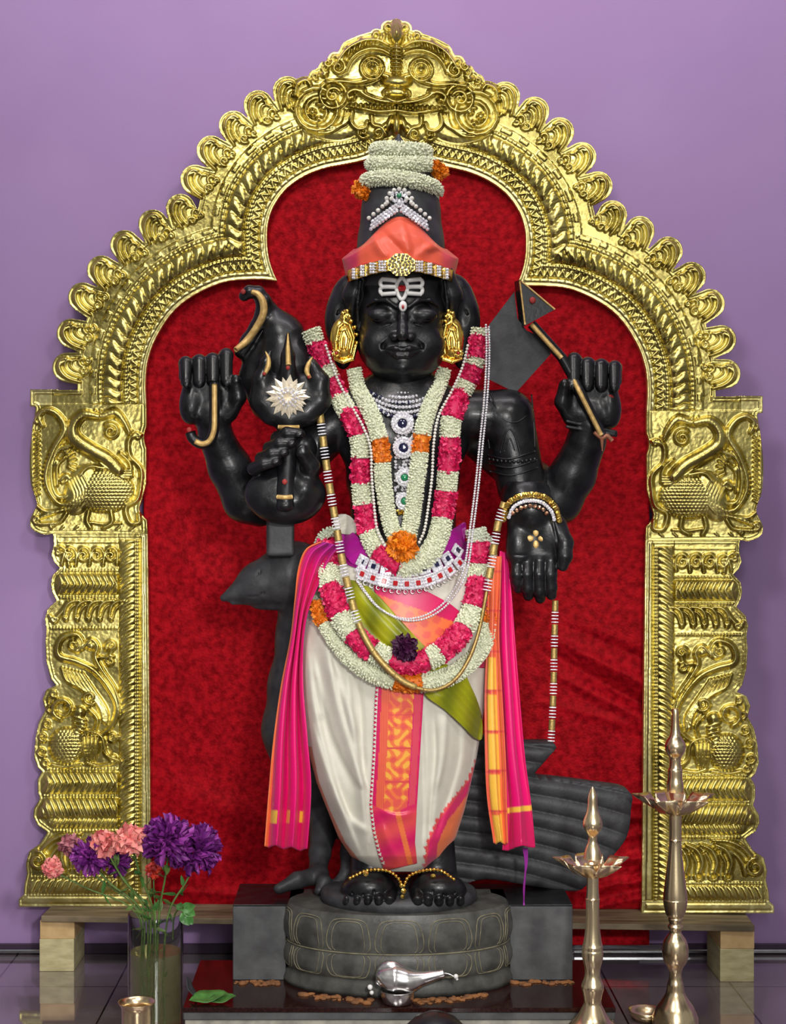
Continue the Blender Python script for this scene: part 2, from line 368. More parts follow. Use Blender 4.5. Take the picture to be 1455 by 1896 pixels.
# ================================================================== SETTING
DW = 4.287                                # distance of the wall
def floor_mat():
    m = bpy.data.materials.new('dark_floor_tiles'); m.use_nodes = True; n = m.node_tree; b = n.nodes['Principled BSDF']; L = n.links
    t = n.nodes.new('ShaderNodeTexCoord'); mp = n.nodes.new('ShaderNodeMapping'); mp.inputs['Location'].default_value = (0.005, -0.08, 0)
    br = n.nodes.new('ShaderNodeTexBrick'); br.offset = 0; br.squash = 1
    br.inputs['Scale'].default_value = 1; br.inputs['Brick Width'].default_value = 0.303; br.inputs['Row Height'].default_value = 0.30
    br.inputs['Mortar Size'].default_value = 0.0022; br.inputs['Mortar Smooth'].default_value = 0
    br.inputs['Color1'].default_value = (0.17, 0.14, 0.15, 1); br.inputs['Color2'].default_value = (0.16, 0.13, 0.142, 1); br.inputs['Mortar'].default_value = (0.004, 0.003, 0.004, 1)
    L.new(t.outputs['Object'], mp.inputs['Vector']); L.new(mp.outputs['Vector'], br.inputs['Vector']); L.new(br.outputs['Color'], b.inputs['Base Color'])
    b.inputs['Roughness'].default_value = 0.07; b.inputs['Specular IOR Level'].default_value = 0.9; b.inputs['Coat Weight'].default_value = 1.0; b.inputs['Coat Roughness'].default_value = 0.03; b.inputs['Coat IOR'].default_value = 2.0
    return m
fl = mesh('floor', [(-4, -1, 0), (4, -1, 0), (4, DW, 0), (-4, DW, 0)], [(0, 1, 2, 3)], floor_mat(), smooth=False); tag(fl, kind='structure')
wl = mesh('wall_back', [(-4, DW, 0), (4, DW, 0), (4, DW, 4), (-4, DW, 4)], [(0, 1, 2, 3)], M['wall'], smooth=False); tag(wl, kind='structure')
bb = boxobj('baseboard_back', (0, DW - 0.006, 0.013), (8, 0.012, 0.025), M['dark_trim'], bev=0.001); tag(bb, kind='structure')
for nm, x0, x1 in (('trim_1', -3.0, -0.77), ('trim_2', 0.55, 3.0)):
    tb = boxobj(nm, ((x0 + x1) / 2, DW - 0.018, 0.009), (x1 - x0, 0.012, 0.010), M['chrome_strip'], bev=0.002); tag(tb, kind='structure')
# plank shelf on lumber blocks (right end stands a little nearer)
zt = CAMZ + (CY - 1696) * 4.10 / F_PX
A_ = np.array(P(76, 0, 4.10))[:2]; B_ = np.array(P(1397, 0, 4.004))[:2]; n_ = np.array([-(B_ - A_)[1], (B_ - A_)[0]]); n_ /= np.linalg.norm(n_)
def prism(name, c4, z0, z1, mat):
    V = [(p[0], p[1], z0) for p in c4] + [(p[0], p[1], z1) for p in c4]; o = mesh(name, V, [(3, 2, 1, 0), (4, 5, 6, 7), (0, 1, 5, 4), (1, 2, 6, 5), (2, 3, 7, 6), (3, 0, 4, 7)], mat, smooth=False)
    md = o.modifiers.new('b', 'BEVEL'); md.width = .0018; md.segments = 2; return fixnormals(o)
pl = prism('plank', [A_, B_, B_ + n_ * .158, A_ + n_ * .158], zt - .015, zt, M['board'])
tag(pl, 'long thin dark brown wooden board lying across the lumber blocks under the golden arch', 'board')
for (xa, xb, d_, side) in ((73, 137, 4.112, 'left'), (1333, 1396, 4.02, 'right')):
    X0 = P(xa, 0, d_)[0]; X1 = P(xb, 0, d_)[0]; h1 = 0.082; e = np.array([X1 - X0, 0.0]); a = np.array([X0, d_])
    far = 'next to the flower vase' if side == 'left' else 'behind the tall brass lamp'
    o = prism('lumber_post', [a, a + e, a + e + [0, .155], a + [0, .155]], 0, h1, M['wood'])
    tag(o, 'pale square lumber block on the floor %s, under the board end' % far, 'wood block', 'square lumber blocks on the floor')
    a = a + [.001, .001]; o = prism('lumber_piece', [a, a + e, a + e + [0, .153], a + [0, .153]], h1, zt - 0.015, M['wood_orange'])
    tag(o, 'short orange tinted lumber piece on the %s square block under the long board' % side, 'wood block', 'flat lumber pieces on the blocks')
# ================================================================== GOLDEN ARCH (one hammered sheet drawn on a canvas, then mirrored)
CS = 1.25
cx0, cy0 = 26.0, 26.0
NXc = int((734 - cx0) / CS) + 2; NYc = int((1686 - cy0) / CS) + 1
ax_ = cx0 + CS * np.arange(NXc); ay_ = cy0 + CS * np.arange(NYc)
ax_[-1] = 734.0; ax_ = np.minimum(ax_, 734.0)
GX, GY = np.meshgrid(ax_, ay_, indexing='ij')
H = np.zeros_like(GX)
def win(x0, y0, x1, y1):
    i0 = max(0, int((x0 - cx0) / CS)); i1 = min(NXc, int((x1 - cx0) / CS) + 2)
    j0 = max(0, int((y0 - cy0) / CS)); j1 = min(NYc, int((y1 - cy0) / CS) + 2)
    return (slice(i0, max(i0, i1)), slice(j0, max(j0, j1)))
def seg(a, b, ra, rb, h, base=0.0, carve=False, p=0.6):
    R = max(ra, rb) + 1; s = win(min(a[0], b[0]) - R, min(a[1], b[1]) - R, max(a[0], b[0]) + R, max(a[1], b[1]) + R)
    x = GX[s]; y = GY[s]
    if x.size == 0: return
    dx, dy = b[0] - a[0], b[1] - a[1]; L2 = dx * dx + dy * dy + 1e-9
    t = np.clip(((x - a[0]) * dx + (y - a[1]) * dy) / L2, 0, 1); d = np.hypot(x - a[0] - t * dx, y - a[1] - t * dy)
    r = ra + (rb - ra) * t; q = np.clip(1 - (d / np.maximum(r, .3)) ** 2, 0, 1)
    v = (base + h * (r / max(ra, rb)) ** 0.5) * q ** p if not carve else None
    if carve: H[s] = np.where(q > 0, H[s] - h * q, H[s])
    else: H[s] = np.maximum(H[s], v)
def stroke(pts, r, h, n=5, taper=(1, 1), smooth=True, carve=False, p=0.6, base=0.0):
    q = catmull(pts, n) if smooth and len(pts) > 2 else np.asarray(pts, float)
    m = len(q); t = np.linspace(0, 1, m)
    rr = r * (np.interp(t, [0, .5, 1], [taper[0], 1, taper[1]]))
    for i in range(m - 1): seg(q[i], q[i + 1], rr[i], rr[i + 1], h, base, carve, p)
def spiral(cx, cy, R, turns, a0, r, h, dirn=1, end=0.12):
    n = int(14 * turns) + 2; t = np.linspace(0, 1, n); a = a0 + dirn * t * turns * 2 * math.pi; q = R * (1 - t * (1 - end))
    stroke(np.stack([cx + q * np.cos(a), cy + q * np.sin(a)], 1), r, h, smooth=False, taper=(1, .6))
def dome(cx, cy, rx, ry, h, p=0.5, rz=0.0, tex=None):
    R = max(rx, ry) + 1; s = win(cx - R, cy - R, cx + R, cy + R); x = GX[s] - cx; y = GY[s] - cy
    if x.size == 0: return
    c, q = math.cos(rz), math.sin(rz); u = (x * c + y * q) / rx; v = (-x * q + y * c) / ry
    k = np.clip(1 - u * u - v * v, 0, 1); hh = h * k ** p
    if tex == 'scale':
        i = np.floor(y / 6.0); fx = ((x / 7 + 0.5 * (i % 2)) % 1) - .5; fy = (y / 6.0) % 1
        hh = hh + np.where(k > 0, 2.6 * np.clip(1 - (fx * 2) ** 2 - (fy) ** 2, 0, 1) ** .5 - 1, 0)
    H[s] = np.maximum(H[s], hh)
# ---- signed distances
def poly_sdf(P_, pad=14):
    P_ = np.asarray(P_, float); n = len(P_); D = np.full(GX.shape, float(pad)); inside = np.zeros(GX.shape, bool)
    for i in range(n):
        a, b = P_[i], P_[(i + 1) % n]
        s = win(min(a[0], b[0]) - pad, min(a[1], b[1]) - pad, max(a[0], b[0]) + pad, max(a[1], b[1]) + pad)
        x, y = GX[s], GY[s]; dx, dy = b - a; L2 = dx * dx + dy * dy + 1e-9
        t = np.clip(((x - a[0]) * dx + (y - a[1]) * dy) / L2, 0, 1)
        if x.size: D[s] = np.minimum(D[s], np.hypot(x - a[0] - t * dx, y - a[1] - t * dy))
        if a[1] != b[1]:
            j = (ay_ >= min(a[1], b[1])) & (ay_ < max(a[1], b[1])); xc = a[0] + (ay_[j] - a[1]) * (b[0] - a[0]) / (b[1] - a[1])
            inside[:, j] ^= ax_[:, None] < xc[None]
    return np.where(inside, -D, D)
inner_a = catmull([(736, 262), (705, 281), (672, 296), (640, 303), (600, 311), (562, 326), (530, 349), (507, 380), (496, 412), (494, 445), (497, 475), (504, 500), (513, 520)], 8)
inner_b = catmull([(513, 520), (488, 517), (463, 517), (415, 522), (363, 544), (322, 575), (291, 620), (274, 664), (269, 709), (271, 760)], 8)
inner = np.concatenate([inner_a, inner_b[1:]])
col_in = [(271, 760), (270, 900), (273, 1000), (276, 1300), (280, 1680)]
opening = np.concatenate([inner, np.array(col_in[1:]), [(280, 1800), (800, 1800), (800, 262)]])
sd_open = poly_sdf(opening)
# band distance and arc position from the inner outline
pad = 175; Dn = np.full(GX.shape, 999.0); Sn = np.zeros(GX.shape); acc = 0
for i in range(len(inner) - 1):
    a, b = inner[i], inner[i + 1]; s = win(min(a[0], b[0]) - pad, min(a[1], b[1]) - pad, max(a[0], b[0]) + pad, max(a[1], b[1]) + pad)
    x, y = GX[s], GY[s]; dx, dy = b - a; L = math.hypot(dx, dy) + 1e-9
    t = np.clip(((x - a[0]) * dx + (y - a[1]) * dy) / L ** 2, 0, 1); d = np.hypot(x - a[0] - t * dx, y - a[1] - t * dy)
    m = d < Dn[s]; Dn[s] = np.where(m, d, Dn[s]); Sn[s] = np.where(m, acc + t * L, Sn[s]); acc += L
inner_len = acc
crest_p = [(740, 34), (734, 34), (717, 41), (708, 53), (689, 58), (675, 62), (660, 67), (636, 79), (626, 96), (607, 106), (602, 120), (585, 127), (578, 140), (559, 142), (544, 152), (541, 180), (545, 210), (560, 240), (588, 256), (622, 262), (652, 256), (668, 248), (680, 257), (700, 262), (718, 258), (734, 250), (740, 250)]
crest_p = catmull(crest_p, 3)
sd_crest = poly_sdf(crest_p)
for (x_, y_, r_) in ((719, 52, 14), (697, 66, 13), (670, 78, 14), (644, 92, 14), (621, 110, 14), (603, 127, 14), (584, 142, 13), (560, 162, 19)): sd_crest = np.minimum(sd_crest, np.hypot(GX - x_, GY - y_) - r_)
lobes = [(532, 168), (478, 194), (432, 232), (391, 278), (361, 332), (334, 386), (283, 415), (231, 453), (188, 500), (153, 550), (132, 617), (124, 680)]
bird_p = catmull([(56, 722), (57, 750), (66, 756), (60, 790), (55, 850), (58, 900), (68, 932), (56, 962), (60, 980), (82, 990), (105, 988), (200, 989), (276, 989), (276, 970), (258, 946), (262, 925), (274, 880), (276, 850), (266, 810), (276, 770), (276, 722)], 4)
col_p = [(98, 986), (100, 1008), (95, 1028), (101, 1042), (111, 1052), (97, 1066), (94, 1084), (98, 1100), (105, 1112), (88, 1128), (83, 1146), (86, 1166), (84, 1190), (86, 1225), (94, 1257), (104, 1269), (86, 1277), (79, 1295), (84, 1315), (72, 1337), (66, 1365), (63, 1401), (70, 1421), (78, 1429), (70, 1443), (70, 1465), (74, 1479), (63, 1497), (62, 1512), (69, 1527), (88, 1541), (74, 1563), (54, 1577), (48, 1600), (50, 1617), (45, 1640), (44, 1657), (35, 1665), (35, 1679), (282, 1679), (282, 986)]
sd_bird = poly_sdf(bird_p); sd_col = poly_sdf(col_p)
tab_p = [(56, 721), (106, 721), (106, 752), (56, 752)]; sd_tab = poly_sdf(tab_p)
sd_arch = Dn - 132 + 6 * np.clip((GY - 560) / 150, 0, 1)
sd_arch = np.where(GY > 748, 14, sd_arch); sd_arch = np.where(Dn > 900, 14, sd_arch)
dgx, dgy = np.gradient(np.where(Dn > 900, np.nan, Dn), CS)
for (lx, ly) in lobes:
    i_, j_ = int((lx - cx0) / CS), int((ly - cy0) / CS); gx_, gy_ = dgx[i_, j_], dgy[i_, j_]
    if not np.isfinite(gx_): gx_, gy_ = -.6, -.8
    ln = math.hypot(gx_, gy_) + 1e-9; bx_, by_ = -gx_ / ln * 34, -gy_ / ln * 34
    t_ = np.clip(((GX - lx) * bx_ + (GY - ly) * by_) / 34 ** 2, 0, 1)
    sd_arch = np.minimum(sd_arch, np.where(GY < 752, np.hypot(GX - lx - t_ * bx_, GY - ly - t_ * by_) - 27 - 4 * t_, 14))
gap = poly_sdf([(430, 200), (545, 150), (640, 200), (640, 300), (480, 330)])
sd = np.minimum.reduce([sd_arch, sd_crest, sd_bird, sd_col, sd_tab]); sd = np.where(gap < 0, np.minimum(sd, np.where(Dn < 128, -14, sd)), sd)
sd = np.maximum(sd, -sd_open)
# ---- arch bands
arch = (GY < 748) & (Dn < 180)
s_, v_ = Sn, Dn
def band(a, b): return arch & (v_ >= a) & (v_ < b)
m = band(0, 14); row = np.where(v_ < 7, 0, 1); fx = ((s_ / 15 + .5 * row) % 1) - .5; fy = (v_ % 7) / 7
H = np.where(m, 3.0 + 1.8 * np.clip(1 - (fx * 2) ** 2 - (fy - .1) ** 2, 0, 1) ** .5, H)
m = band(16, 31); ph = (s_ / 13) % 1; tri = np.abs(ph * 2 - 1); u = (v_ - 16) / 15
H = np.where(m, 3.2 + 2.4 * np.clip(1 - np.abs(tri - u) * 3.2, -0.6, 1), H)
m = band(31, 43); u = (v_ - 37) / 3.2; fx = ((s_ / 6.2) % 1 - .5) * 2
H = np.where(m, 3.5 + 2.4 * np.clip(1 - u * u - fx * fx, 0, 1) ** .5, H)
m = band(43, 80); u = (v_ - 43) / 37; tor = np.sqrt(np.clip(1 - (2 * u - 1) ** 2, 0, 1))
ph = s_ / 16.5 + 0.24 * np.sin((u - .5) * 5.0); fl_ = np.abs(np.sin(np.pi * ph)) ** .7
H = np.where(m, 2 + 9.0 * tor + 5.5 * (fl_ - .6) * tor ** .5, H)
m = band(80, 90); u = (v_ - 85) / 3.6; fx = ((s_ / 7) % 1 - .5) * 2
H = np.where(m, 3 + 2.6 * np.clip(1 - u * u - fx * fx, 0, 1) ** .5, H)
m = band(90, 103); fx = (s_ / 24) % 1; H = np.where(m, 2.5 + 2.0 * ((fx > .15) & (fx < .62) & (v_ > 92.5) & (v_ < 100)), H)
# leaves of the border
lc = np.array(lobes)
for i, (lx, ly) in enumerate(lobes):
    a = lc[max(0, i - 1)]; b = lc[min(len(lc) - 1, i + 1)]; t = (a - b) / np.linalg.norm(a - b)          # tangent, upward along the border
    nrm = np.array([t[1], -t[0]]);
    if nrm[0] > 0: nrm = -nrm
    if i == 0: nrm = np.array([-.45, -.9]); t = np.array([.9, -.45])
    def Lp(q): return [(lx + t[0] * u * .92 + nrm[0] * v * .92, ly + t[1] * u * .92 + nrm[1] * v * .92) for (u, v) in q]
    stroke(Lp([(-26, -30), (-22, -6), (-12, 10), (2, 17), (14, 13), (17, 4)]), 5.2, 12, taper=(.4, .8))
    stroke(Lp([(-15, -34), (-12, -12), (-3, 2), (8, 5), (15, 0), (14, -7)]), 4.2, 10, taper=(.4, .7))
    stroke(Lp([(-4, -38), (-4, -20), (4, -8), (14, -9), (18, -16)]), 3.6, 9, taper=(.4, .7))
    stroke(Lp([(8, -40), (6, -30), (12, -22), (20, -24), (22, -31)]), 4, 6.5, taper=(.5, .7))
    stroke(Lp([(-2, 18), (8, 10)]), 2.0, 12); stroke(Lp([(4, 17), (11, 8)]), 1.8, 12); dome(*Lp([(16, 5)])[0], 5, 5, 11)
    stroke(Lp([(-28, -22), (-30, -8), (-24, 4)]), 3.2, 6)
    c_ = Lp([(-2, -34)])[0]; spiral(c_[0], c_[1], 9, 1.3, i * .5, 3.2, 9); c_ = Lp([(18, -40)])[0]; spiral(c_[0], c_[1], 6, 1.2, i * .5, 2.6, 7)
    dome(*Lp([(-4, -6)])[0], 24, 24, 5.5, p=.35)
# ---- crest face
sc = sd_crest < 0
H = np.where(sc, np.maximum(2.0, 5 * np.clip(-sd_crest / 14, 0, 1) ** .6), H)
def c1(q): return [(400 + .4811 * x, .4811 * y) for (x, y) in q]
dome(734, 62, 17, 26, 20); dome(734, 60, 9, 17, 23); stroke([(734, 84), (734, 134)], 7, 19); 
for y in range(88, 134, 7): stroke([(726, y), (742, y)], 2.4, 22, smooth=False)
dome(688.6, 126, 25, 24, 16); spiral(688.6, 126, 21, 1, 0, 2.6, 21, end=.95); spiral(688.6, 126, 14, 1, 0, 2.2, 22, end=.95); dome(688.6, 128, 9, 9, 24)
stroke([(722, 100), (706, 92), (684, 90), (662, 98), (648, 112), (640, 130)], 5, 19, taper=(.5, .6))
stroke([(720, 84), (700, 74), (676, 74), (652, 84), (636, 98), (624, 116)], 5.5, 18, taper=(.5, .7))
for k in range(9):
    a = k / 8; x0, y0 = 712 - 86 * a, 66 + 44 * a * a; stroke([(x0, y0), (x0 - 5 + 2 * a, y0 + 11)], 3.2, 17)
spiral(626, 124, 14, 1.4, -1.2, 4, 17); spiral(607, 116, 8, 1.2, 0, 3, 14); dome(600, 138, 9, 7, 14)
stroke([(730, 146), (706, 138), (688, 146), (660, 152), (630, 150), (604, 152)], 6, 17, taper=(1, .5))
dome(734, 150, 30, 15, 24); dome(734, 170, 26, 13, 19); dome(716, 172, 9, 8, 24); stroke([(716, 182), (734, 188), (752, 182)], 4, 22)
stroke([(734, 190), (704, 186), (680, 178), (660, 166), (644, 172), (646, 184)], 5.5, 20, taper=(1, .7))
stroke([(734, 204), (700, 206), (668, 200), (644, 196)], 4, 17, taper=(1, .6))
for x in np.arange(650, 736, 9.0): dome(x, 196 + (x - 650) * .03, 3.6, 5, 21)
dome(668, 168, 11, 8, 20); dome(652, 180, 8, 8, 18)
spiral(616, 176, 26, 1, -2.6, 5, 15, end=.9); spiral(616, 176, 15, 1.4, -.5, 4, 17, -1); 
spiral(586, 202, 40, 1, -2.2, 6, 14, end=.96); spiral(588, 206, 27, 1.1, -1.0, 5, 12, -1, .5); dome(578, 208, 9, 9, 15); dome(598, 200, 8, 8, 15); dome(590, 220, 7, 7, 14)
for k, rr_ in enumerate((44, 34, 24)): stroke([(640 + k * 5, 205), (634 + k * 3, 228), (612, 244 - k * 4), (588, 246 - k * 5)], 4.2, 13, taper=(.6, .6))
stroke([(652, 206), (650, 226), (662, 238), (676, 236), (680, 226)], 4.5, 15); spiral(672, 244, 12, 1.3, 1, 4, 14); spiral(700, 246, 11, 1.3, 2, 3.6, 14, -1); stroke([(688, 214), (690, 230), (706, 236), (714, 248)], 4, 15)
dome(734, 232, 10, 22, 18); dome(720, 230, 6, 18, 15, rz=.35); dome(711, 234, 5, 12, 13, rz=.8)
for k in range(7): a = -2.9 + k * .35; dome(560 + 6 * math.cos(a), 158 + 8 * math.sin(a), 3, 4, 9)
stroke([(546, 176), (550, 156), (566, 148), (574, 156)], 4.5, 12)
for (x_, y_, r_) in ((719, 50, 12), (697, 64, 11), (670, 76, 12), (644, 90, 12), (621, 108, 12), (603, 126, 12), (584, 141, 10)):
    dome(x_, y_, r_ * .8, r_ * .8, 9); spiral(x_, y_, r_ * .7, 1.2, 1, 2.4, 13)
H = np.where(sd_crest < 0, H * 1.3, H)
# ---- bird panel
bp_ = (sd_bird < 0)
H = np.where(bp_ & (GY > 748), 2 + 0 * H, H)
def z2(q): return [(20 + .3436 * x, 400 + .3436 * y) for (x, y) in q]
stroke(z2([(170, 1130), (150, 1080), (190, 1045), (250, 1070), (290, 1150), (230, 1260), (190, 1380), (200, 1470), (260, 1550), (340, 1540)]), 8.5, 13, taper=(.6, .5))
spiral(72, 776, 8, 1.2, 2, 3.5, 12)
for y in np.arange(800, 922, 9.0): stroke([(63, y + 3), (73, y - 3)], 2.6, 8)
stroke([(60, 795), (56 + 3, 850), (62, 905), (70, 935)], 2.2, 7)
stroke(z2([(330, 1230), (250, 1270), (215, 1380), (240, 1500), (300, 1510), (330, 1450), (300, 1400), (270, 1420)]), 6, 10)
stroke(z2([(290, 1300), (250, 1350), (250, 1450)]), 4, 9); spiral(116, 888, 7, 1.2, 0, 3, 9); dome(104, 858, 8, 10, 9)
for k in range(8): a = -1.5 + k * .27; stroke([(112 + 16 * math.cos(a), 856 + 22 * math.sin(a)), (112 + 28 * math.cos(a), 856 + 36 * math.sin(a))], 3.2, 8)
stroke(z2([(470, 1080), (390, 1070), (335, 1130), (345, 1200), (430, 1260), (520, 1310), (580, 1370)]), 16, 19, taper=(.5, .9))
stroke(z2([(420, 1070), (480, 1080), (560, 1060), (610, 1110), (640, 1170)]), 10, 15, taper=(.6, .5)); spiral(205, 799, 15, 1.7, -2.2, 4.5, 15)
for k in range(9): x_, y_ = z2([(455 + k * 28, 1050 + k * k * 2.2)])[0]; dome(x_, y_, 4, 4, 10)
stroke(z2([(500, 1290), (560, 1330), (600, 1420), (520, 1440)]), 8, 12); stroke(z2([(590, 1280), (640, 1330), (650, 1400)]), 4, 12)
for k in range(4): stroke(z2([(480 + k * 20, 1330 + k * 14), (540 + k * 18, 1370 + k * 12), (640, 1370 + k * 14)]), 2.8, 14)
dome(194, 908, 56, 42, 17, tex='scale'); dome(150, 906, 30, 50, 14, rz=.35)
for k in range(6): stroke(z2([(380 - k * 14, 1380 + k * 10), (420 - k * 16, 1480 + k * 8), (360 - k * 18, 1570)]), 3.4, 15, taper=(.8, .4))
stroke(z2([(370, 1400), (420, 1350), (500, 1360)]), 5, 15)
stroke(z2([(420, 1590), (410, 1640), (430, 1680)]), 4.5, 11); stroke(z2([(540, 1590), (545, 1650), (500, 1680)]), 4.5, 11); stroke(z2([(430, 1650), (500, 1660), (590, 1655)]), 3, 8)
stroke(z2([(700, 1180), (640, 1200), (640, 1290), (700, 1360), (700, 1450), (680, 1530), (620, 1570), (640, 1650), (690, 1650), (690, 1610)]), 5, 11); spiral(254, 808, 8, 1.2, 3, 3, 11)
stroke(z2([(130, 1640), (220, 1600), (340, 1570)]), 6, 10, taper=(.5, .5)); spiral(68, 962, 8, 1.3, 1, 3.4, 10); stroke(z2([(160, 1660), (260, 1650), (300, 1600)]), 4, 9); spiral(98, 972, 6, 1.2, 2, 3, 9)
stroke(z2([(140, 1560), (180, 1590), (240, 1590)]), 4, 9)
for x in np.arange(110, 262, 26.0): stroke([(x, 982), (x + 8, 975)], 2, 5)
# ---- pilaster
def z3(q): return [(20 + .4008 * x, 960 + .4008 * y) for (x, y) in q]
cm = (sd_col < 0) & (GY >= 988); H = np.where(cm, 2.0, H)
edge_x = np.interp(ay_, [p[1] for p in col_p[:38]], [p[0] for p in col_p[:38]])[None, :]
rp_ = cm & (GX > 220) & (GX < 252) & (GY > 1000) & (GY < 1650); u = (GX - 220) / 32; ph = GY / 12.5 + 1.5 * (1 - (1 - u) ** 2)
H = np.where(rp_, 2.5 + 6.5 * np.sqrt(np.clip(1 - (2 * u - 1) ** 2, 0, 1)) * (0.35 + 0.65 * np.abs(np.sin(np.pi * ph)) ** .8), H)
bd = cm & (np.abs(GX - 254) < 3.6) & (GY > 1000) & (GY < 1655); fx = ((GY / 6.4) % 1 - .5) * 2
H = np.where(bd, 2.5 + 3 * np.clip(1 - ((GX - 254) / 3.4) ** 2 - fx * fx, 0, 1) ** .5, H)
H = np.where(cm & (GX > 262) & (GY < 1655), 4.0, H); H = np.where(cm & (np.abs(GX - 259.5) < 1.6) & (GY < 1655), 0.5, H)
def torus_band(y0, y1, h, per, slant, inset=8, chev=False):
    m = cm & (GY > y0) & (GY < y1) & (GX < 218) & (GX > edge_x + inset); u = (GY - y0) / (y1 - y0); tor = np.sqrt(np.clip(1 - (2 * u - 1) ** 2, 0, 1))
    e = np.sqrt(np.clip((GX - edge_x - inset) / 12, 0, 1)); ph = GX / per + (np.abs(u - .5) * slant if chev else u * slant)
    H[m] = np.maximum(H, 2 + (h * tor + 5 * (np.abs(np.sin(np.pi * ph)) ** .7 - .5) * tor ** .5) * e)[m]
def bead_row(y, x1=218, r=2.6, per=6):
    m = cm & (np.abs(GY - y) < r) & (GX < x1) & (GX > edge_x + 8); fx = ((GX / per) % 1 - .5) * 2
    H[m] = np.maximum(H, 2.5 + 2.6 * np.clip(1 - ((GY - y) / r) ** 2 - fx * fx, 0, 1) ** .5)[m]
def lineh(y, r=1.6, h=4): stroke([(100, y), (218, y)], r, h, smooth=False)
lineh(1004); torus_band(1062, 1100, 9, 12, 1.6, chev=True); torus_band(1429, 1471, 9, 12, 1.8, chev=True); torus_band(1477, 1516, 11, 12, -1.3); torus_band(1512, 1534, 5, 9, 1.3, 20)
for y in (1057, 1106, 1163, 1424, 1473, 1538, 1624, 1657): bead_row(y)
for k in range(4):
    x = 128 + k * 25.5; spiral(x, 1029, 10, 1.4, .5, 3.6, 9); stroke([(x - 14, 1046), (x - 8, 1020), (x + 2, 1014), (x + 12, 1022), (x + 12, 1044)], 3.4, 9); dome(x + 1, 1031, 4.5, 4.5, 10)
stroke([(104, 1016), (112, 1012), (122, 1022), (128, 1048)], 4, 9); spiral(108, 1022, 6, 1.2, 0, 2.6, 9)
for k in range(5):
    x = 128 + k * 21; stroke([(x - 10, 1144), (x - 6, 1124), (x + 4, 1114), (x + 20, 1112)], 5, 10, taper=(.6, .5)); stroke([(x - 4, 1148), (x, 1132), (x + 8, 1122), (x + 18, 1119)], 3, 9, taper=(.6, .5)); dome(x - 6, 1146, 5, 6, 10)
stroke([(126, 1116), (112, 1136), (98, 1148), (92, 1140)], 5, 9); spiral(100, 1146, 7, 1.2, 0, 3, 10)
# plume and bird
stroke(z3([(400, 1010), (465, 960), (490, 870), (450, 780), (380, 700), (300, 660), (230, 640), (215, 600), (240, 550), (300, 535), (330, 570), (315, 610), (285, 605)]), 7, 12, taper=(.6, .6))
spiral(136, 1194, 11, 1.5, -1, 4, 13)
stroke(z3([(330, 600), (370, 560), (400, 590), (390, 640), (420, 700), (480, 790), (500, 880), (470, 960)]), 6, 13, taper=(.8, .5))
for k in range(7): stroke(z3([(235 + k * 16, 690 + k * 4), (260 + k * 20, 750 + k * 6), (330 + k * 18, 790 + k * 14), (400 + k * 8, 860 + k * 10), (425 + k * 3, 940 + k * 2)]), 4.0, 10 - .3 * k, taper=(.7, .4))
dome(168, 1196, 10, 9, 14); spiral(206, 1196, 11, 1.5, 2.5, 4, 12); spiral(204, 1224, 10, 1.4, -1, 4, 12, -1); stroke(z3([(410, 640), (450, 640), (470, 600)]), 4, 12)
spiral(166, 1292, 13, 1.5, 1, 4, 13); dome(146, 1318, 13, 12, 16); spiral(116, 1312, 20, 1.1, 1.8, 5.5, 15, end=.55); dome(126, 1306, 9, 9, 13)
stroke(z3([(300, 900), (330, 950), (300, 990), (320, 1020)]), 9, 13); stroke(z3([(360, 880), (400, 930), (380, 1000)]), 4, 12)
for k in range(5): stroke(z3([(290, 915 + k * 18), (345, 930 + k * 18)]), 2.2, 15)
dome(124, 1381, 34, 36, 18, tex='scale'); dome(168, 1378, 21, 26, 15)
for k in range(5): stroke(z3([(330 + k * 18, 1000 + k * 3), (335 + k * 16, 1060), (350 + k * 10, 1120)]), 3.4, 18, taper=(.9, .4))
stroke(z3([(320, 1010), (360, 985), (420, 1010), (440, 1090), (500, 1120)]), 4, 16); spiral(208, 1364, 10, 1.5, 0, 3.6, 12); spiral(210, 1404, 8, 1.3, 1, 3.4, 12)
for (x, y, r) in ((100, 1284, 7), (94, 1312, 8), (88, 1340, 9), (80, 1364, 9), (78, 1392, 10), (84, 1412, 7)): spiral(x, y, r, 1.3, 1, 3, 10)
stroke([(96, 1268), (88, 1300), (80, 1340), (72, 1380)], 2.6, 6)
stroke([(96, 1416), (120, 1420), (150, 1416)], 4, 8); stroke([(160, 1412), (180, 1418), (206, 1414)], 4, 8)
# acanthus foot
spiral(70, 1594, 17, 1.5, -1.6, 5.5, 14); dome(70, 1594, 6, 6, 12); stroke([(76, 1576), (96, 1556), (120, 1546), (150, 1544)], 6, 13, taper=(.8, .5)); stroke([(88, 1606), (96, 1582), (112, 1566), (140, 1558)], 6, 11)
for k in range(4):
    x = 118 + k * 27; stroke([(x, 1604), (x - 4, 1584), (x + 6, 1562), (x + 26, 1552)], 7, 14, taper=(.9, .5)); stroke([(x + 8, 1606), (x + 7, 1586), (x + 16, 1568)], 4.5, 10); spiral(x + 2, 1610, 8, 1.1, 0, 3.4, 10, end=.7)
m = cm & (GY > 1628) & (GY < 1654) & (GX < 218) & (GX > edge_x + 10); u = (GY - 1628) / 26; ph = GX / 13 + 1.2 * u ** .6
H[m] = (3 + 6 * np.sqrt(np.clip(1 - (2 * u - 1) ** 2, 0, 1)) * (0.3 + .7 * np.abs(np.sin(np.pi * ph)) ** .7))[m]
H = np.where(cm & (GY > 1661), 4.5, H); lineh(1621, 1.5, 4)
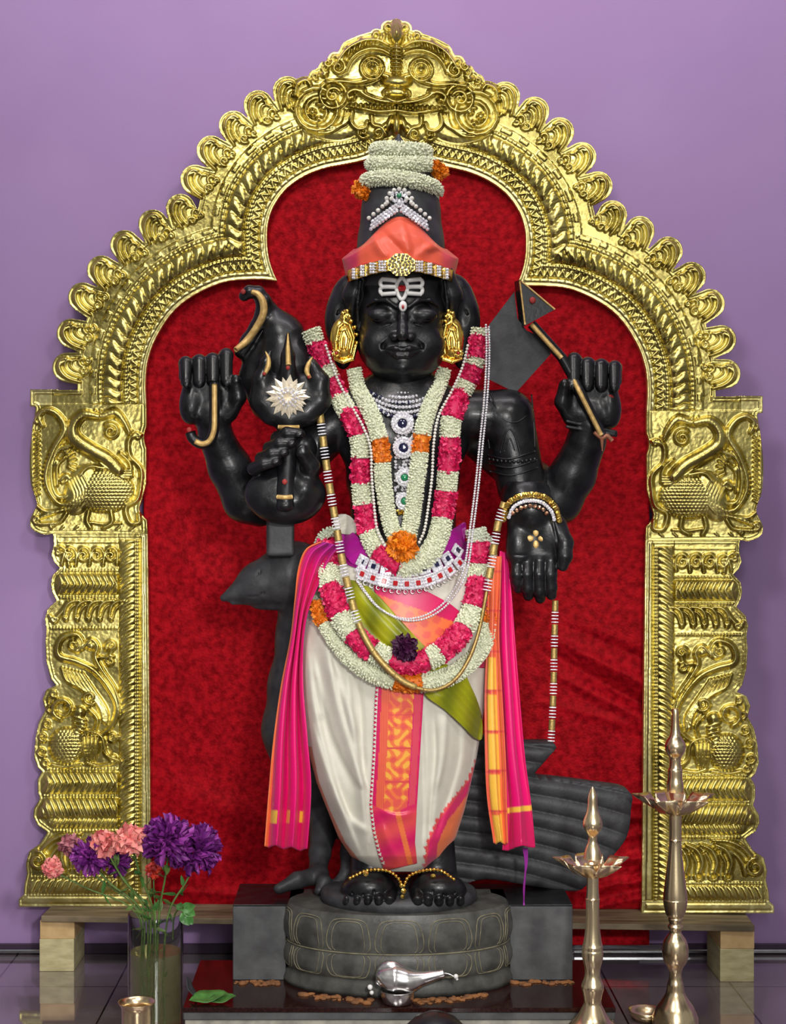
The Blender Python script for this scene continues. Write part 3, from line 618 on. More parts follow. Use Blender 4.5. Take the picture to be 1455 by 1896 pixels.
# rim groove + hammered ground
rim = np.clip(1 - np.abs(sd + 5) / 2.2, 0, 1); H = np.where((sd > -8) & (H < 6), 3.0 - 1.2 * rim, H)
kx = np.arange(NXc)[:, None]; ky = np.arange(NYc)[None]
ham = rng.normal(0, 1, (NXc // 3 + 2, NYc // 3 + 2)); ham = np.kron(ham, np.ones((3, 3)))[:NXc, :NYc]
for _ in range(2):
    ham[1:-1] = (ham[:-2] + ham[1:-1] + ham[2:]) / 3; ham[:, 1:-1] = (ham[:, :-2] + ham[:, 1:-1] + ham[:, 2:]) / 3
H = H + ham * .15
H[1:-1, 1:-1] = H[1:-1, 1:-1] * .5 + (H[:-2, 1:-1] + H[2:, 1:-1] + H[1:-1, :-2] + H[1:-1, 2:]) * .125
lowf = 2.0 * np.sin(GX / 60 + GY / 140) + 1.6 * np.sin(GY / 75 - GX / 110)
# region per cell
names = ['crest_face', 'leaf_border', 'rope_moulding', 'beaded_band', 'scale_trim', 'bird_panel', 'pilaster', 'pilaster_rope', 'edge_strip', 'plinth', 'corner_tab']
reg = np.full(GX.shape, -1)
reg = np.where(arch, 1, reg); reg = np.where(band(-1, 90), 2, reg); reg = np.where(band(-1, 43), 3, reg); reg = np.where(band(-1, 15), 4, reg)
reg = np.where(GY >= 748, 5, reg); reg = np.where(GY >= 988, 6, reg); reg = np.where((GY >= 988) & (GX > 219), 7, reg); reg = np.where((GY >= 988) & (GX > 259.5), 8, reg); reg = np.where(GY >= 1655, 9, reg)
reg = np.where((sd_crest < 0), 0, reg); reg = np.where((sd_tab < 0) & (GX < 96) & (GY < 750), 10, reg)
cell = (sd[:-1, :-1] < 0) | (sd[1:, :-1] < 0) | (sd[:-1, 1:] < 0) | (sd[1:, 1:] < 0)
gxs, gys = np.gradient(sd, CS); gl = np.hypot(gxs, gys) + 1e-6
out = sd > 0; mv = np.where(out, np.minimum(sd, 2.0), 0)
VX = GX - gxs / gl * mv; VY = GY - gys / gl * mv
VX[-1] = 734.0
DA = 4.204
def dax(x): return DA - 0.07 * (np.asarray(x) - 300) / 900
creg = reg[:-1, :-1]; creg = np.where(creg < 0, np.maximum.reduce([reg[1:, :-1], reg[:-1, 1:], reg[1:, 1:]]), creg); creg = np.where(creg < 0, 1, creg)
arch_root = thing('ornamental_arch', P(733, 1684, DA), 'tall golden brass arch with a monster face crest and bird side panels framing the statue', 'arch')
def yoff(x): return 12 * np.clip((x - 734) / 260, 0, 1) ** .8
def sheet(nm, ids, side, mat):
    V_all = []; F_all = []; n0 = 0
    for sgn in side:
        m = cell & np.isin(creg, ids); ii, jj = np.nonzero(m)
        if len(ii) == 0: continue
        a = ii * NYc + jj; Q = np.stack([a, a + NYc, a + NYc + 1, a + 1], 1)
        u, inv = np.unique(Q, return_inverse=True); Q = inv.reshape(-1, 4)
        x = VX.ravel()[u]; y = VY.ravel()[u]; h = (H + lowf).ravel()[u]
        if sgn > 0: x = 1468 - x; y = y + yoff(x); Q = Q[:, ::-1]
        dist = dax(x) - h * 0.0016
        V = PA(x, y, dist)
        E = np.concatenate([Q[:, [0, 1]], Q[:, [1, 2]], Q[:, [2, 3]], Q[:, [3, 0]]]); key = np.sort(E, 1); key = key[:, 0] * len(u) + key[:, 1]
        uk, fi, ct = np.unique(key, return_index=True, return_counts=True); B = E[fi[ct == 1]]
        bu, binv = np.unique(B, return_inverse=True); B2 = binv.reshape(-1, 2) + len(u)
        Vb = V[bu].copy(); Vb[:, 1] = dax(x)[bu] + 0.018
        V = np.concatenate([V, Vb]); Q = np.concatenate([Q, np.stack([B[:, 1], B[:, 0], B2[:, 0], B2[:, 1]], 1)])
        V_all.append(V); F_all.append(Q + n0); n0 += len(V)
    return mesh(nm, np.concatenate(V_all), np.concatenate(F_all)[:, ::-1], mat, arch_root)
for k, nm in enumerate(names):
    if k in (0, 2, 3, 4): sheet(nm, [k], (-1, 1), M['brass_trim'] if k == 4 else M['brass_sheet'])
    else:
        for sg_ in (-1, 1): sheet(nm, [k], (sg_,), M['brass_trim'] if k in (8, 9, 10) else M['brass_sheet'])
# ------------------------------------------------------------------ velvet backdrop
DV = 4.268
gx = np.arange(262, 1206, 4.0); gy = np.arange(262, 1752, 4.0)
X, Y = np.meshgrid(gx, gy, indexing='ij')
def folds(X, Y):
    z = np.zeros_like(X)
    # fan of folds gathered toward the right lower edge
    for (x0, y0, x1, y1, a, wd) in ((1020, 1180, 1200, 1270, .9, 10), (1010, 1205, 1200, 1310, -1.0, 11), (1030, 1250, 1200, 1335, .8, 10), (1050, 1160, 1200, 1225, -.6, 9),
                                    (1000, 1300, 1200, 1350, .4, 9), (1060, 1655, 1200, 1625, 1.2, 8), (1060, 1690, 1200, 1660, 1.1, 9), (1090, 1600, 1200, 1588, 1.1, 7),
                                    (1120, 1560, 1200, 1540, 1.0, 6), (1130, 1520, 1200, 1512, .8, 6), (1140, 1640, 1200, 1610, -1.0, 7), (1130, 1490, 1200, 1486, .8, 6),
                                    (300, 1650, 700, 1668, 1.0, 9), (270, 1440, 420, 1500, .35, 22), (290, 1010, 420, 1090, .25, 26)):
        dx, dy = x1 - x0, y1 - y0; L2 = dx * dx + dy * dy
        t = ((X - x0) * dx + (Y - y0) * dy) / L2; tt = np.clip(t, 0, 1)
        d = np.hypot(X - x0 - tt * dx, Y - y0 - tt * dy); wob = wd * (0.6 + 0.7 * tt)
        z += a * 16 * np.exp(-(d / wob) ** 2) * np.clip(0.25 + tt, 0, 1)
    z += 1.2 * np.sin(X / 37 + np.sin(Y / 90) * 1.3) * np.clip((Y - 900) / 700, 0, 1)
    return z
Z = -folds(X, Y)
dd = dax(X) + .026 + Z * 0.0011 + np.where(Y > 1684, .03, 0.0)
V = PA(X, Y, dd)
xm = np.where(X < 734, X, 1468 - X); ym = np.where(X < 734, Y, Y - 10)
ii = np.clip(((xm - cx0) / CS).astype(int), 0, NXc - 1); jj = np.clip(((ym - cy0) / CS).astype(int), 0, NYc - 1)
ok = (Dn[ii, jj] < 60) | (sd_open[ii, jj] < 0) | ((ym > 740) & (xm > 262)); ok &= ~((Y > 1684) & ((X < 1040) | (X > 1302)))
FQ = grid_faces(len(gx), len(gy))[:, ::-1]; FQ = FQ[ok.ravel()[FQ].all(1)]; uu, inv = np.unique(FQ, return_inverse=True)
vb = mesh('velvet_backdrop', V.reshape(-1, 3)[uu], inv.reshape(-1, 4), M['velvet'])
vb.modifiers.new('s', 'SOLIDIFY').thickness = 0.003
tag(vb, 'crushed red velvet cloth hung inside the golden arch behind the black statue', 'cloth')

# ================================================================== PEDESTAL AND SLAB
ZS = CAMZ - 918 * 3.418 / F_PX            # top of the granite slab
def X_(x, d): return (x - CX) * d / F_PX
xl, xr = X_(338, 3.418), X_(1140, 3.418)
slab = thing('granite_slab', (0, 3.6, 0), 'low wide slab with polished dark red top on which the statue pedestal stands', 'slab')
boxobj('polished_top', ((xl + xr) / 2, 3.60, ZS - 0.005), (xr - xl, 0.364, 0.010), M['granite'], slab, 0.001)
boxobj('pale_edge', ((xl + xr) / 2, 3.60, ZS - 0.0185), (xr - xl - 0.002, 0.36, 0.0165), M['side_block'], slab, 0.002)
boxobj('cream_step', ((xl + xr) / 2, 3.60, ZS / 2 - 0.0136), (xr - xl - 0.008, 0.352, ZS - 0.0275), M['slab_edge'], slab, 0.002)
ped = thing('lotus_pedestal', (X_(738, 3.7), 3.68, ZS), 'round grey stone lotus pedestal with square side blocks under the black statue', 'pedestal')
zb = CAMZ + (CY - 1676) * 3.615 / F_PX
for (xa, xb, ya) in ((431, 529, 1673), (944, 1060, 1678)):
    za = CAMZ + (CY - ya) * 3.62 / F_PX
    boxobj('side_block', ((X_(xa, 3.62) + X_(xb, 3.62)) / 2, 3.62 + 0.10, (zb - 0.004 + ZS) / 2), (X_(xb, 3.62) - X_(xa, 3.62), 0.20, zb - 0.004 - ZS), M['side_block'], ped, 0.0015)
# lotus drum: shallow front bow, two bulging tiers
def drum_pt(t, r):                        # t in [-1,1] across, r = 0..1 swelling
    return t
yy = np.array([1694, 1700, 1712, 1728, 1745, 1758, 1765, 1768, 1774, 1786, 1798, 1808, 1813, 1816, 1822, 1836, 1846, 1851]); 
hw = np.array([.95, .965, .985, 1.0, 1.0, .985, .965, .965, .985, 1.0, 1.0, .985, .96, .955, .975, 1.0, 1.0, .99])
zz = CAMZ + (CY - yy) * 3.50 / F_PX; zz[-1] = ZS
th = np.linspace(-math.pi / 2 - .5, math.pi / 2 + .5, 120)
RX, RY = X_(950, 3.62) - X_(737, 3.62), 0.15; cxp, cyp = X_(737, 3.62), 3.635
def drum(u, k, off=0.0):                  # u angle, k row (float)
    h_ = np.interp(k, range(len(hw)), hw); z_ = np.interp(k, range(len(zz)), zz)
    return np.stack([cxp + (RX * h_ + off) * np.sin(u), cyp - (RY * h_ + off) * np.cos(u), z_ + 0 * u], -1)
V = np.stack([drum(th, k) for k in range(len(yy))], 0)
m_ = MB(); m_.add(V, grid_faces(len(yy), len(th))); top = drum(th, 0); m_.add(np.concatenate([top, np.stack([top[:, 0], top[:, 1] * 0 + 3.74, top[:, 2]], -1)]), np.stack([np.arange(119), np.arange(119) + 1, np.arange(119) + 121, np.arange(119) + 120], 1))
m_.build('lotus_drum', M['pedestal'], ped)
# petal outlines carved on both tiers
for (k0, k1, sh) in ((1.2, 5.6, 0.0), (7.2, 11.6, 0.0)):
    for i, u0 in enumerate(np.linspace(-1.36, 1.36, 7)):
        mb = MB()
        for o_, rr in ((0.0, .0011), (.05, .0009)):
            w_ = .205 - o_; kk = (k0, k1) if k0 < 5 else (k1, k0); s1 = 1 if k0 < 5 else -1
            a = np.array([[-w_ * .86, 0], [-w_, .25], [-w_ * .95, .6], [-w_ * .7, .93], [0, 1.0], [w_ * .7, .93], [w_ * .95, .6], [w_, .25], [w_ * .86, 0]])
            q = catmull(a, 6); u = u0 + q[:, 0]; k = (k1 + (k0 - k1) * (q[:, 1] * (1 - o_ * 1.6))) if k0 < 5 else (k0 + (k1 - k0) * (q[:, 1] * (1 - o_ * 1.6)))
            p = np.concatenate([drum(np.array([a_]), b_, 0.0008) for a_, b_ in zip(u, k)])
            mb.add(*tube(p, rr, 5, cap=False))
        mb.build('petal_outline', M['line_paint'], ped)
mb = MB(); p = np.concatenate([drum(np.array([a_]), 6.3, 0.001) for a_ in np.linspace(-1.5, 1.5, 80)]); mb.add(*tube(p, .0016, 5)); mb.build('tier_seam', M['line_paint'], ped)
# polished dark top plate carrying statue and peacock, and the oval foot plate
zt2 = zb
boxobj('top_plate', ((X_(431, 3.62) + X_(1060, 3.62)) / 2, 3.722, zt2 - 0.002), (X_(1060, 3.62) - X_(431, 3.62), 0.204, 0.004), M['stone'], ped, 0.001)
prof = [(0.0, 0.030), (.165, .030), (.172, .026), (.176, .018), (.176, .006), (.170, 0.0)]
V, F = lathe(prof, (X_(738, 3.63), 3.645, CAMZ + (CY - 1692) * 3.52 / F_PX), 72, 1.0, .78)
mesh('foot_plate', V, F, M['stone_matte'], ped)
# residue of paste along the joints
for (xa, xb, d, y) in ((436, 520, 3.607, 1812), (945, 1062, 3.607, 1822), (560, 690, 3.470, 1846), (770, 900, 3.470, 1846)):
    n = 46; mb = MB(); T = sphere_t(6, 5); xs = rng.uniform(X_(xa, d), X_(xb, d), n)
    off = np.where(d < 3.5, 0.035 * ((xs - cxp) / RX) ** 2 * 2.2, 0)
    pos = np.stack([xs, d - rng.uniform(0, 1, n) ** 2 * .03 + off, np.full(n, ZS + .001)], 1)
    mb.add(*stamp(T, pos, rot_to(np.tile([0, 0, 1.0], (n, 1))), rng.uniform(.001, .010, (n, 1)) ** 1.0 * rng.uniform(.6, 1.4, (n, 3)) * [1.3, 1, .5])); o = mb.build('paste_residue', M['rust'])
    tag(o, {436: 'crumbled orange paste at the foot of the left grey side block', 945: 'crumbled orange paste at the foot of the right grey side block',
            560: 'brown crumbs along the drum base left of the silver pot', 770: 'brown crumbs along the drum base right of the silver pot'}[xa], 'residue', kind='stuff')

# ================================================================== STATUE
st = thing('deity_statue', W(740, 1688, 0), 'standing four-armed deity statue of polished black stone holding stone weapons', 'statue')
# body hull tables (used also to drape cloth and garlands)
HY = np.array([690, 715, 735, 760, 800, 850, 900, 950, 1000, 1040, 1070, 1100, 1150, 1200, 1250, 1300, 1350, 1400, 1450, 1500, 1550, 1585, 1605, 1616])
HC = np.array([745, 745, 745, 746, 747, 747, 747, 747, 747, 745, 743, 741, 733, 731, 728, 727, 727, 728, 729, 733, 735, 736, 737, 740])
HW = np.array([44, 50, 92, 138, 132, 122, 112, 106, 110, 128, 145, 160, 172, 176, 174, 170, 163, 154, 142, 126, 108, 86, 58, 34])
HD = np.array([42, 46, 58, 70, 78, 80, 76, 72, 78, 90, 98, 104, 110, 114, 114, 113, 111, 109, 106, 102, 96, 88, 74, 58])
def front(x, y, over=0.0):
    c = np.interp(y, HY, HC); h = np.interp(y, HY, HW) + over; d = np.interp(y, HY, HD) + over
    t = np.clip((x - c) / h, -.985, .985); return -d * np.sqrt(1 - t * t)
# --- torso with shoulders (continuous)
T_ = Sculpt((470, 680, -110), (1090, 1120, 120), 2.6)
for y, hw_, hd_ in ((740, 92, 56), (775, 126, 68), (830, 118, 74), (890, 106, 72), (950, 98, 68), (1010, 106, 74), (1060, 118, 80)):
    T_.ell((746, y, 0), (hw_, 62, hd_), 28)
T_.cap((745, 690, 0), (745, 745, 0), 44, 52, 16)
T_.ell((700, 800, -50), (46, 36, 26), 20); T_.ell((795, 800, -50), (46, 36, 26), 20)
T_.cap((640, 765, 5), (606, 790, 5), 44, 42, 20)                 # viewer-left shoulder
T_.cap((606, 790, 5), (522, 905, -5), 38, 42, 14)                 # upper arm to elbow
T_.cap((640, 770, 40), (560, 850, 60), 42, 40, 16); T_.cap((560, 850, 60), (470, 935, 62), 40, 38, 12)
T_.cap((860, 765, 5), (940, 770, 5), 46, 46, 20)                  # viewer-right shoulder
T_.cap((940, 770, 5), (965, 900, 5), 48, 45, 10); T_.cap((860, 780, 40), (990, 900, 50), 44, 42, 14)
T_.cap((990, 900, 50), (1030, 930, 50), 42, 44, 12)
T_.build('torso', M['stone'], st)
# --- head
Hd = Sculpt((585, 480, -130), (895, 735, 110), 1.6)
Hd.ell((745, 590, 0), (84, 100, 86), 10); Hd.ell((745, 640, -16), (82, 66, 72), 20); Hd.ell((745, 672, -34), (56, 34, 46), 18)
Hd.cap((745, 700, 8), (745, 735, 6), 44, 46, 14)
Hd.ell((745, 520, 10), (92, 50, 84), 14)                          # hair cap
for sx in (-1, 1):
    X0 = 745 + sx * 0
    Hd.ell((745 + sx * 46, 640, -56), (30, 28, 24), 16)           # cheek
    Hd.ell((745 + sx * 39, 583, -73), (25, 15, 15), 5)            # eye globe with lid
    Hd.chain([(745 + sx * 12, 568, -88), (745 + sx * 28, 556, -84), (745 + sx * 50, 556, -72), (745 + sx * 66, 566, -56)], [3.4, 4, 3.6, 2.4], 5)   # brow
    Hd.chain([(745 + sx * 14, 589, -85), (745 + sx * 28, 594, -88), (745 + sx * 46, 593, -84), (745 + sx * 63, 586, -66)], [1.2, 1.8, 1.8, 1.2], 1.5, cut=True)  # lid line
    Hd.chain([(745 + sx * 15, 576, -86), (745 + sx * 30, 567, -88), (745 + sx * 48, 568, -82), (745 + sx * 64, 578, -64)], [1.2, 1.7, 1.7, 1.1], 1.5, cut=True)
    Hd.chain([(745 + sx * 16, 598, -82), (745 + sx * 40, 604, -80), (745 + sx * 60, 596, -66)], [1.2, 1.6, 1.0], 3, cut=True)
    Hd.ell((745 + sx * 14, 624, -90), (10, 8, 10), 5)              # nostril wing
    Hd.ell((745 + sx * 8, 631, -99), (3.4, 2.4, 5), 1.5, cut=True)
    Hd.chain([(745 + sx * 24, 626, -88), (745 + sx * 35, 640, -82), (745 + sx * 38, 654, -74)], [1.0, 1.5, 1.0], 7, cut=True)   # cheek fold
    # hair strands at the temples, long ear
    Hd.chain([(745 + sx * 78, 505, -30), (745 + sx * 92, 545, -20), (745 + sx * 96, 590, -8)], [17, 18, 14], 8)
    Hd.chain([(745 + sx * 78, 520, -46), (745 + sx * 83, 560, -40), (745 + sx * 82, 610, -30)], [3, 3, 3], 2)
    Hd.ell((745 + sx * 92, 578, 26), (46, 72, 34), 14); Hd.ell((745 + sx * 112, 596, 14), (32, 54, 28), 12); Hd.ell((745 + sx * 110, 632, 4), (22, 52, 16), 8)
    Hd.ell((745 + sx * 114, 580, -18), (14, 26, 8), 4, cut=True)
    for k in range(4): Hd.chain([(745 + sx * (90 + k * 7), 520 + k * 14, -38 + k * 6), (745 + sx * (106 + k * 6), 548 + k * 14, -22 + k * 6)], [1.5, 1.5], 3, cut=True)
Hd.chain([(745, 566, -84), (745, 588, -92), (745, 606, -101), (745, 620, -109)], [6.5, 7.5, 9, 11.5], 7)     # nose
Hd.chain([(715, 646, -82), (732, 645, -93), (741, 647, -96), (749, 647, -96), (758, 645, -93), (775, 646, -82)], [2.2, 5, 5, 5, 5, 2.2], 3)
Hd.chain([(718, 651, -84), (736, 658, -94), (754, 658, -94), (772, 651, -84)], [2.4, 6.2, 6.2, 2.4], 3)
Hd.chain([(708, 645, -80), (722, 650, -91), (735, 651, -100), (745, 652, -102), (755, 651, -100), (768, 650, -91), (782, 645, -80)], [1, 1.3, 1.4, 1.4, 1.4, 1.3, 1], 1, cut=True)
Hd.ell((745, 680, -68), (19, 14, 18), 9); Hd.chain([(730, 667, -92), (745, 669, -94), (760, 667, -92)], [1, 2, 1], 5, cut=True)
for k in range(2): Hd.chain([(695, 714 + k * 9, -28), (745, 722 + k * 9, -48), (795, 714 + k * 9, -28)], [1.6, 1.6, 1.6], 2, cut=True)
hd = Hd.build('head', M['stone'], st)
# --- tall hair bun (crown) behind turban, topped by a tip
Hc = Sculpt((650, 235, -90), (840, 530, 90), 2.0)
Hc.chain([(742, 520, 10), (742, 450, 12), (742, 390, 12), (742, 350, 12), (740, 322, 12)], [86, 78, 71, 64, 52], 12); Hc.chain([(738, 290, 10), (738, 270, 10), (738, 250, 10)], [14, 11, 3], 6)
for k in range(9):
    a = -1.2 + k * .3; Hc.chain([(742 + 82 * math.sin(a), 500, 10 - 82 * math.cos(a)), (742 + 66 * math.sin(a), 400, 10 - 66 * math.cos(a)), (742 + 56 * math.sin(a), 330, 10 - 56 * math.cos(a))], [2.2, 2.2, 2], 4, cut=True)
Hc.build('hair_bun', M['stone_matte'], st)
# --- rear viewer-left forearm and fist
A = Sculpt((310, 600, -60), (540, 1020, 130), 2.0)
A.chain([(480, 935, 62), (455, 925, 52), (425, 865, 30), (400, 810, 10)], [40, 42, 39, 32], 10)
A.cap((398, 800, 8), (394, 775, 2), 31, 33, 8)
A.build('rear_forearm', M['stone'], st)
def fist(name, bx, by, sx, side_pts):
    f = Sculpt((bx - 95, by - 115, -75), (bx + 95, by + 75, 60), 1.5)
    f.rbox((bx, by + 6, 0), (48, 50, 24), 20, 8)
    f.ell((bx - sx * 34, by + 22, -10), (20, 34, 22), 10); f.ell((bx + sx * 30, by + 14, -12), (18, 30, 18), 10)
    for k in range(4):                                             # four curled fingers, index nearest the weapon
        x = bx - sx * 43 + sx * k * 25; top = by - 55 - (0, 2, 5, 14)[k]; r = (12, 13.5, 13.5, 13)[k]
        f.chain([(x, by - 30, 16), (x, top, 6), (x + sx * 1, top - 2, -14)], [r, r, r], 5)
        f.chain([(x + sx * 1, top, -16), (x + sx * 1, by - 20 - k, -30)], [r * .98, r * .82], 2)
        f.ell((x + sx * 1, by - 17 - k, -38), (6.5, 8, 3), 2)
        if k < 3: f.cap((x + sx * 12.5, top + 2, -30), (x + sx * 12.5, by - 14, -44), 2.0, 2.0, 2, cut=True)
    f.chain([(bx + sx * 38, by + 36, -8), (bx + sx * 54, by + 8, -22), (bx + sx * 50, by - 22, -30)], [17, 15, 12], 6)   # thumb
    f.ell((bx + sx * 50, by - 26, -39), (7, 9, 3.5), 2)
    for q in side_pts: f.cap(*q)
    return f
f1 = fist('fist', 386, 728, 1, [((392, 770, 2), (398, 800, 8), 31, 31, 12)]); f1.build('clenched_hand', M['stone'], st)
# hook goad held in that fist: gold edged strip
hk = MB(); hk.add(*tube(WA(*np.array(resample(catmull([(397, 706, -46), (397, 760, -48), (396, 796, -46), (388, 816, -44), (372, 822, -42), (357, 812, -42), (352, 800, -42)], 8), 4)[0]).T), .0115, 10)); o = hk.build('hook_handle', M['stone'], st)
hk = MB(); hk.add(*tube(WA(*np.array(resample(catmull([(397, 711, -54), (397, 760, -57), (396, 796, -55), (388, 816, -52), (374, 822, -50), (361, 817, -50)], 8), 4)[0]).T), .0062, 8, 1.0)); hk.build('gold_edging', M['gold_paint'], o)
# curved horn-shaped blade behind the trident
B = Sculpt((425, 515, -60), (640, 830, 70), 1.8)
B.chain([(452, 548, -6), (462, 540, -6), (478, 542, -6), (488, 558, -4), (488, 580, 0), (476, 606, 2), (458, 630, 4), (446, 652, 6)], [10, 11, 12, 14, 15, 14, 12, 12], 6)
B.chain([(500, 575, 10), (520, 620, 14), (530, 680, 16), (530, 740, 16)], [16, 40, 62, 56], 14)
B.chain([(475, 640, 12), (470, 700, 14), (490, 750, 14)], [22, 26, 26], 12); B.chain([(560, 640, 14), (585, 700, 14), (575, 750, 14)], [20, 26, 26], 14)
B.chain([(500, 590, -8), (470, 640, -8), (452, 668, -6)], [3, 3, 3], 5, cut=True)
horn = B.build('horn_blade', M['stone'], st)
q = resample(catmull([(466, 540, -20), (478, 545, -22), (487, 560, -22), (487, 582, -20), (474, 608, -16), (456, 632, -14), (436, 648, -30)], 8), 3)[0]
hk = MB(); hk.add(*tube(WA(*q.T), np.interp(np.linspace(0, 1, len(q)), [0, .2, .8, 1], [.0055, .0085, .0085, .006]), 8)); hk.build('gold_edging', M['gold_paint'], horn)
# trident head, staff, gripping hand
Tn = Sculpt((445, 600, -105), (625, 965, 10), 1.6)
Tn.chain([(500, 652, -60), (492, 672, -58), (484, 705, -56), (486, 740, -54), (506, 764, -54), (535, 774, -54), (566, 764, -54), (590, 740, -54), (592, 705, -56), (580, 680, -58), (574, 664, -60)], [4, 8, 15, 20, 20, 20, 20, 20, 15, 8, 5], 16)
Tn.ell((535, 738, -48), (68, 50, 26), 16); Tn.chain([(533, 618, -66), (533, 660, -62), (533, 710, -58)], [3, 12, 20], 8)
Tn.chain([(535, 785, -50), (536, 800, -50)], [24, 22], 6)
Tn.cap((533, 800, -50), (528, 925, -78), 19, 17, 4); Tn.ell((528, 936, -80), (17, 12, 17), 3)
tri = Tn.build('trident', M['stone'], st)
for pts, r in (([(533, 616, -72), (533, 650, -76), (534, 676, -80)], (.0012, .005, .0062)), ([(491, 650, -66), (497, 664, -67), (496, 680, -70), (489, 694, -74)], (.0012, .0048, .0062, .0035)), ([(579, 660, -66), (571, 674, -68), (568, 688, -71), (574, 700, -75)], (.0012, .0048, .0062, .0035))):
    q = resample(catmull(pts, 8), 3)[0]; hk = MB(); hk.add(*tube(WA(*q.T), np.interp(np.linspace(0, 1, len(q)), np.linspace(0, 1, len(r)), r), 8)); hk.build('gold_prong', M['gold_paint'], tri)
for (y, z, x0, x1) in ((790, -75, 516, 553), (920, -98, 514, 540)):
    q = resample(catmull([(x0, y, z + 8), ((x0 + x1) / 2, y + 1, z), (x1, y, z + 8)], 8), 3)[0]; hk = MB(); hk.add(*tube(WA(*q.T), .005, 8)); hk.build('gold_band', M['gold_paint'], tri)
G = Sculpt((440, 780, -125), (625, 985, 40), 1.6)
G.ell((528, 915, -45), (76, 52, 40), 10); G.ell((530, 935, -35), (58, 36, 44), 12); G.cap((560, 830, -20), (520, 905, -30), 32, 40, 16)
G.ell((528, 900, -100), (58, 24, 20), 14, cut=True)
for k in range(4):
    x0, y0 = 470 + k * 14.5, 868 - k * 19; x1, y1 = x0 + 46, y0 - 20 + k * 2
    G.chain([(x0 + 8, y0 + 6, -40), (x0, y0, -66), (x0 + 18, y0 - 9, -88)], [11, 12, 12], 4); G.chain([(x0 + 18, y0 - 9, -88), (x1 - 4, y1 + 6, -92)], [12, 9.5], 2)
    G.ell((x1 - 6, y1 + 7, -100), (8, 5.5, 3), 1.5, rz=-.4)
G.chain([(572, 890, -50), (575, 862, -68), (562, 838, -84)], [18, 17, 14], 6); G.ell((558, 834, -95), (9, 12, 4), 2, rz=.3); G.ell((562, 905, -62), (22, 24, 24), 10)
G.build('gripping_hand', M['stone'], st)
for (x, y, z, r) in ((352, 748, -28, 6), (350, 796, -49, 5), (450, 540, -22, 5), (533, 681, -84, 4), (489, 692, -76, 3.5), (572, 698, -76, 3.5), (527, 892, -98, 5), (986, 556, -34, 6), (1130, 737, -26, 6.5), (983, 956, -64, 7), (351, 698, -22, 4)):
    mb = MB(); T = sphere_t(10, 7); mb.add(*stamp(T, np.array([W(x, y, z)]), np.eye(3)[None], np.array([[r * S0, .002, r * S0]]))); mb.build('red_dot', pm('kumkum_dot', (.30, .02, .015), .6), st)
# --- viewer-right rear forearm, fist, axe and stone web
A = Sculpt((930, 700, -60), (1190, 1010, 130), 2.0)
A.chain([(1000, 905, 50), (1032, 925, 46), (1060, 880, 30), (1085, 820, 12)], [42, 45, 42, 36], 10); A.cap((1085, 815, 10), (1094, 785, 2), 36, 35, 6)
for k in range(2): A.cap((1050, 780 + k * 10, -26), (1140, 800 + k * 6, -22), 3.5, 3.5, 2)
A.build('rear_forearm', M['stone'], st)
f2 = fist('fist', 1096, 736, -1, [((1094, 770, 2), (1086, 805, 8), 35, 34, 12)]); f2.build('clenched_hand', M['stone'], st)
ax = MB(); q = resample(np.array([(984, 600, -22), (1040, 662, -22), (1062, 702, -24), (1074, 726, -46), (1114, 806, -44)]), 6)[0]; ax.add(*tube(WA(*q.T), .011, 12)); axo = ax.build('axe', M['stone'], st)
ax = MB(); q2 = np.concatenate([q[:int(len(q) * .34)], q[int(len(q) * .34):int(len(q) * .36)]]); ax.add(*tube(WA(q2[:, 0] - 1, q2[:, 1], q2[:, 2] - 7), .0055, 8)); 
ax.add(*tube(WA(q[-34 * 1 // 1 // 1 - 0:, 0] if False else q[int(len(q) * .5):, 0] - 1, q[int(len(q) * .5):, 1], q[int(len(q) * .5):, 2] - 8), .0055, 8)); ax.build('gold_edging', M['gold_paint'], axo)
bl = MB(); A0 = [(962, 518), (1027, 573), (972, 603)]
V = np.concatenate([WA([p[0] for p in A0], [p[1] for p in A0], [-30] * 3), WA([p[0] - 10 for p in A0], [p[1] + 4 for p in A0], [20] * 3)])
bo = mesh('axe_head', V, [(0, 1, 2), (5, 4, 3), (0, 3, 4, 1), (1, 4, 5, 2), (2, 5, 3, 0)], M['stone'], st, smooth=False)
for a, b in (((962, 518), (972, 601)), ((962, 518), (1027, 573))):
    mb = MB(); q = resample(np.array([(a[0], a[1], -31), (b[0], b[1], -31)]), 6)[0]; mb.add(*tube(WA(*q.T), .0022, 6)); mb.build('gold_edging', M['gold_paint'], bo)
mb = MB(); q = resample(np.array([(1100, 800, -46), (1114, 812, -50), (1124, 806, -50), (1133, 816, -48)]), 3)[0]; mb.add(*tube(WA(*q.T), .005, 6)); q = resample(np.array([(1114, 806, -50), (1115, 835, -48)]), 3)[0]; mb.add(*tube(WA(*q.T), np.linspace(.006, .001, len(q)), 6)); mb.build('axe_finial', pm('copper_paint', (.36, .14, .08), .5, .2), st)
web = [(952, 540), (905, 602), (900, 700), (955, 727), (1020, 655), (1004, 625), (975, 612), (958, 590)]
V = np.concatenate([WA([p[0] for p in web], [p[1] for p in web], [0] * 8), WA([p[0] for p in web], [p[1] for p in web], [46] * 8)])
mesh('stone_web', V, [tuple(range(8)), tuple(range(15, 7, -1))] + [(i, (i + 1) % 8, (i + 1) % 8 + 8, i + 8) for i in range(8)], M['stone_matte'], st, smooth=False)
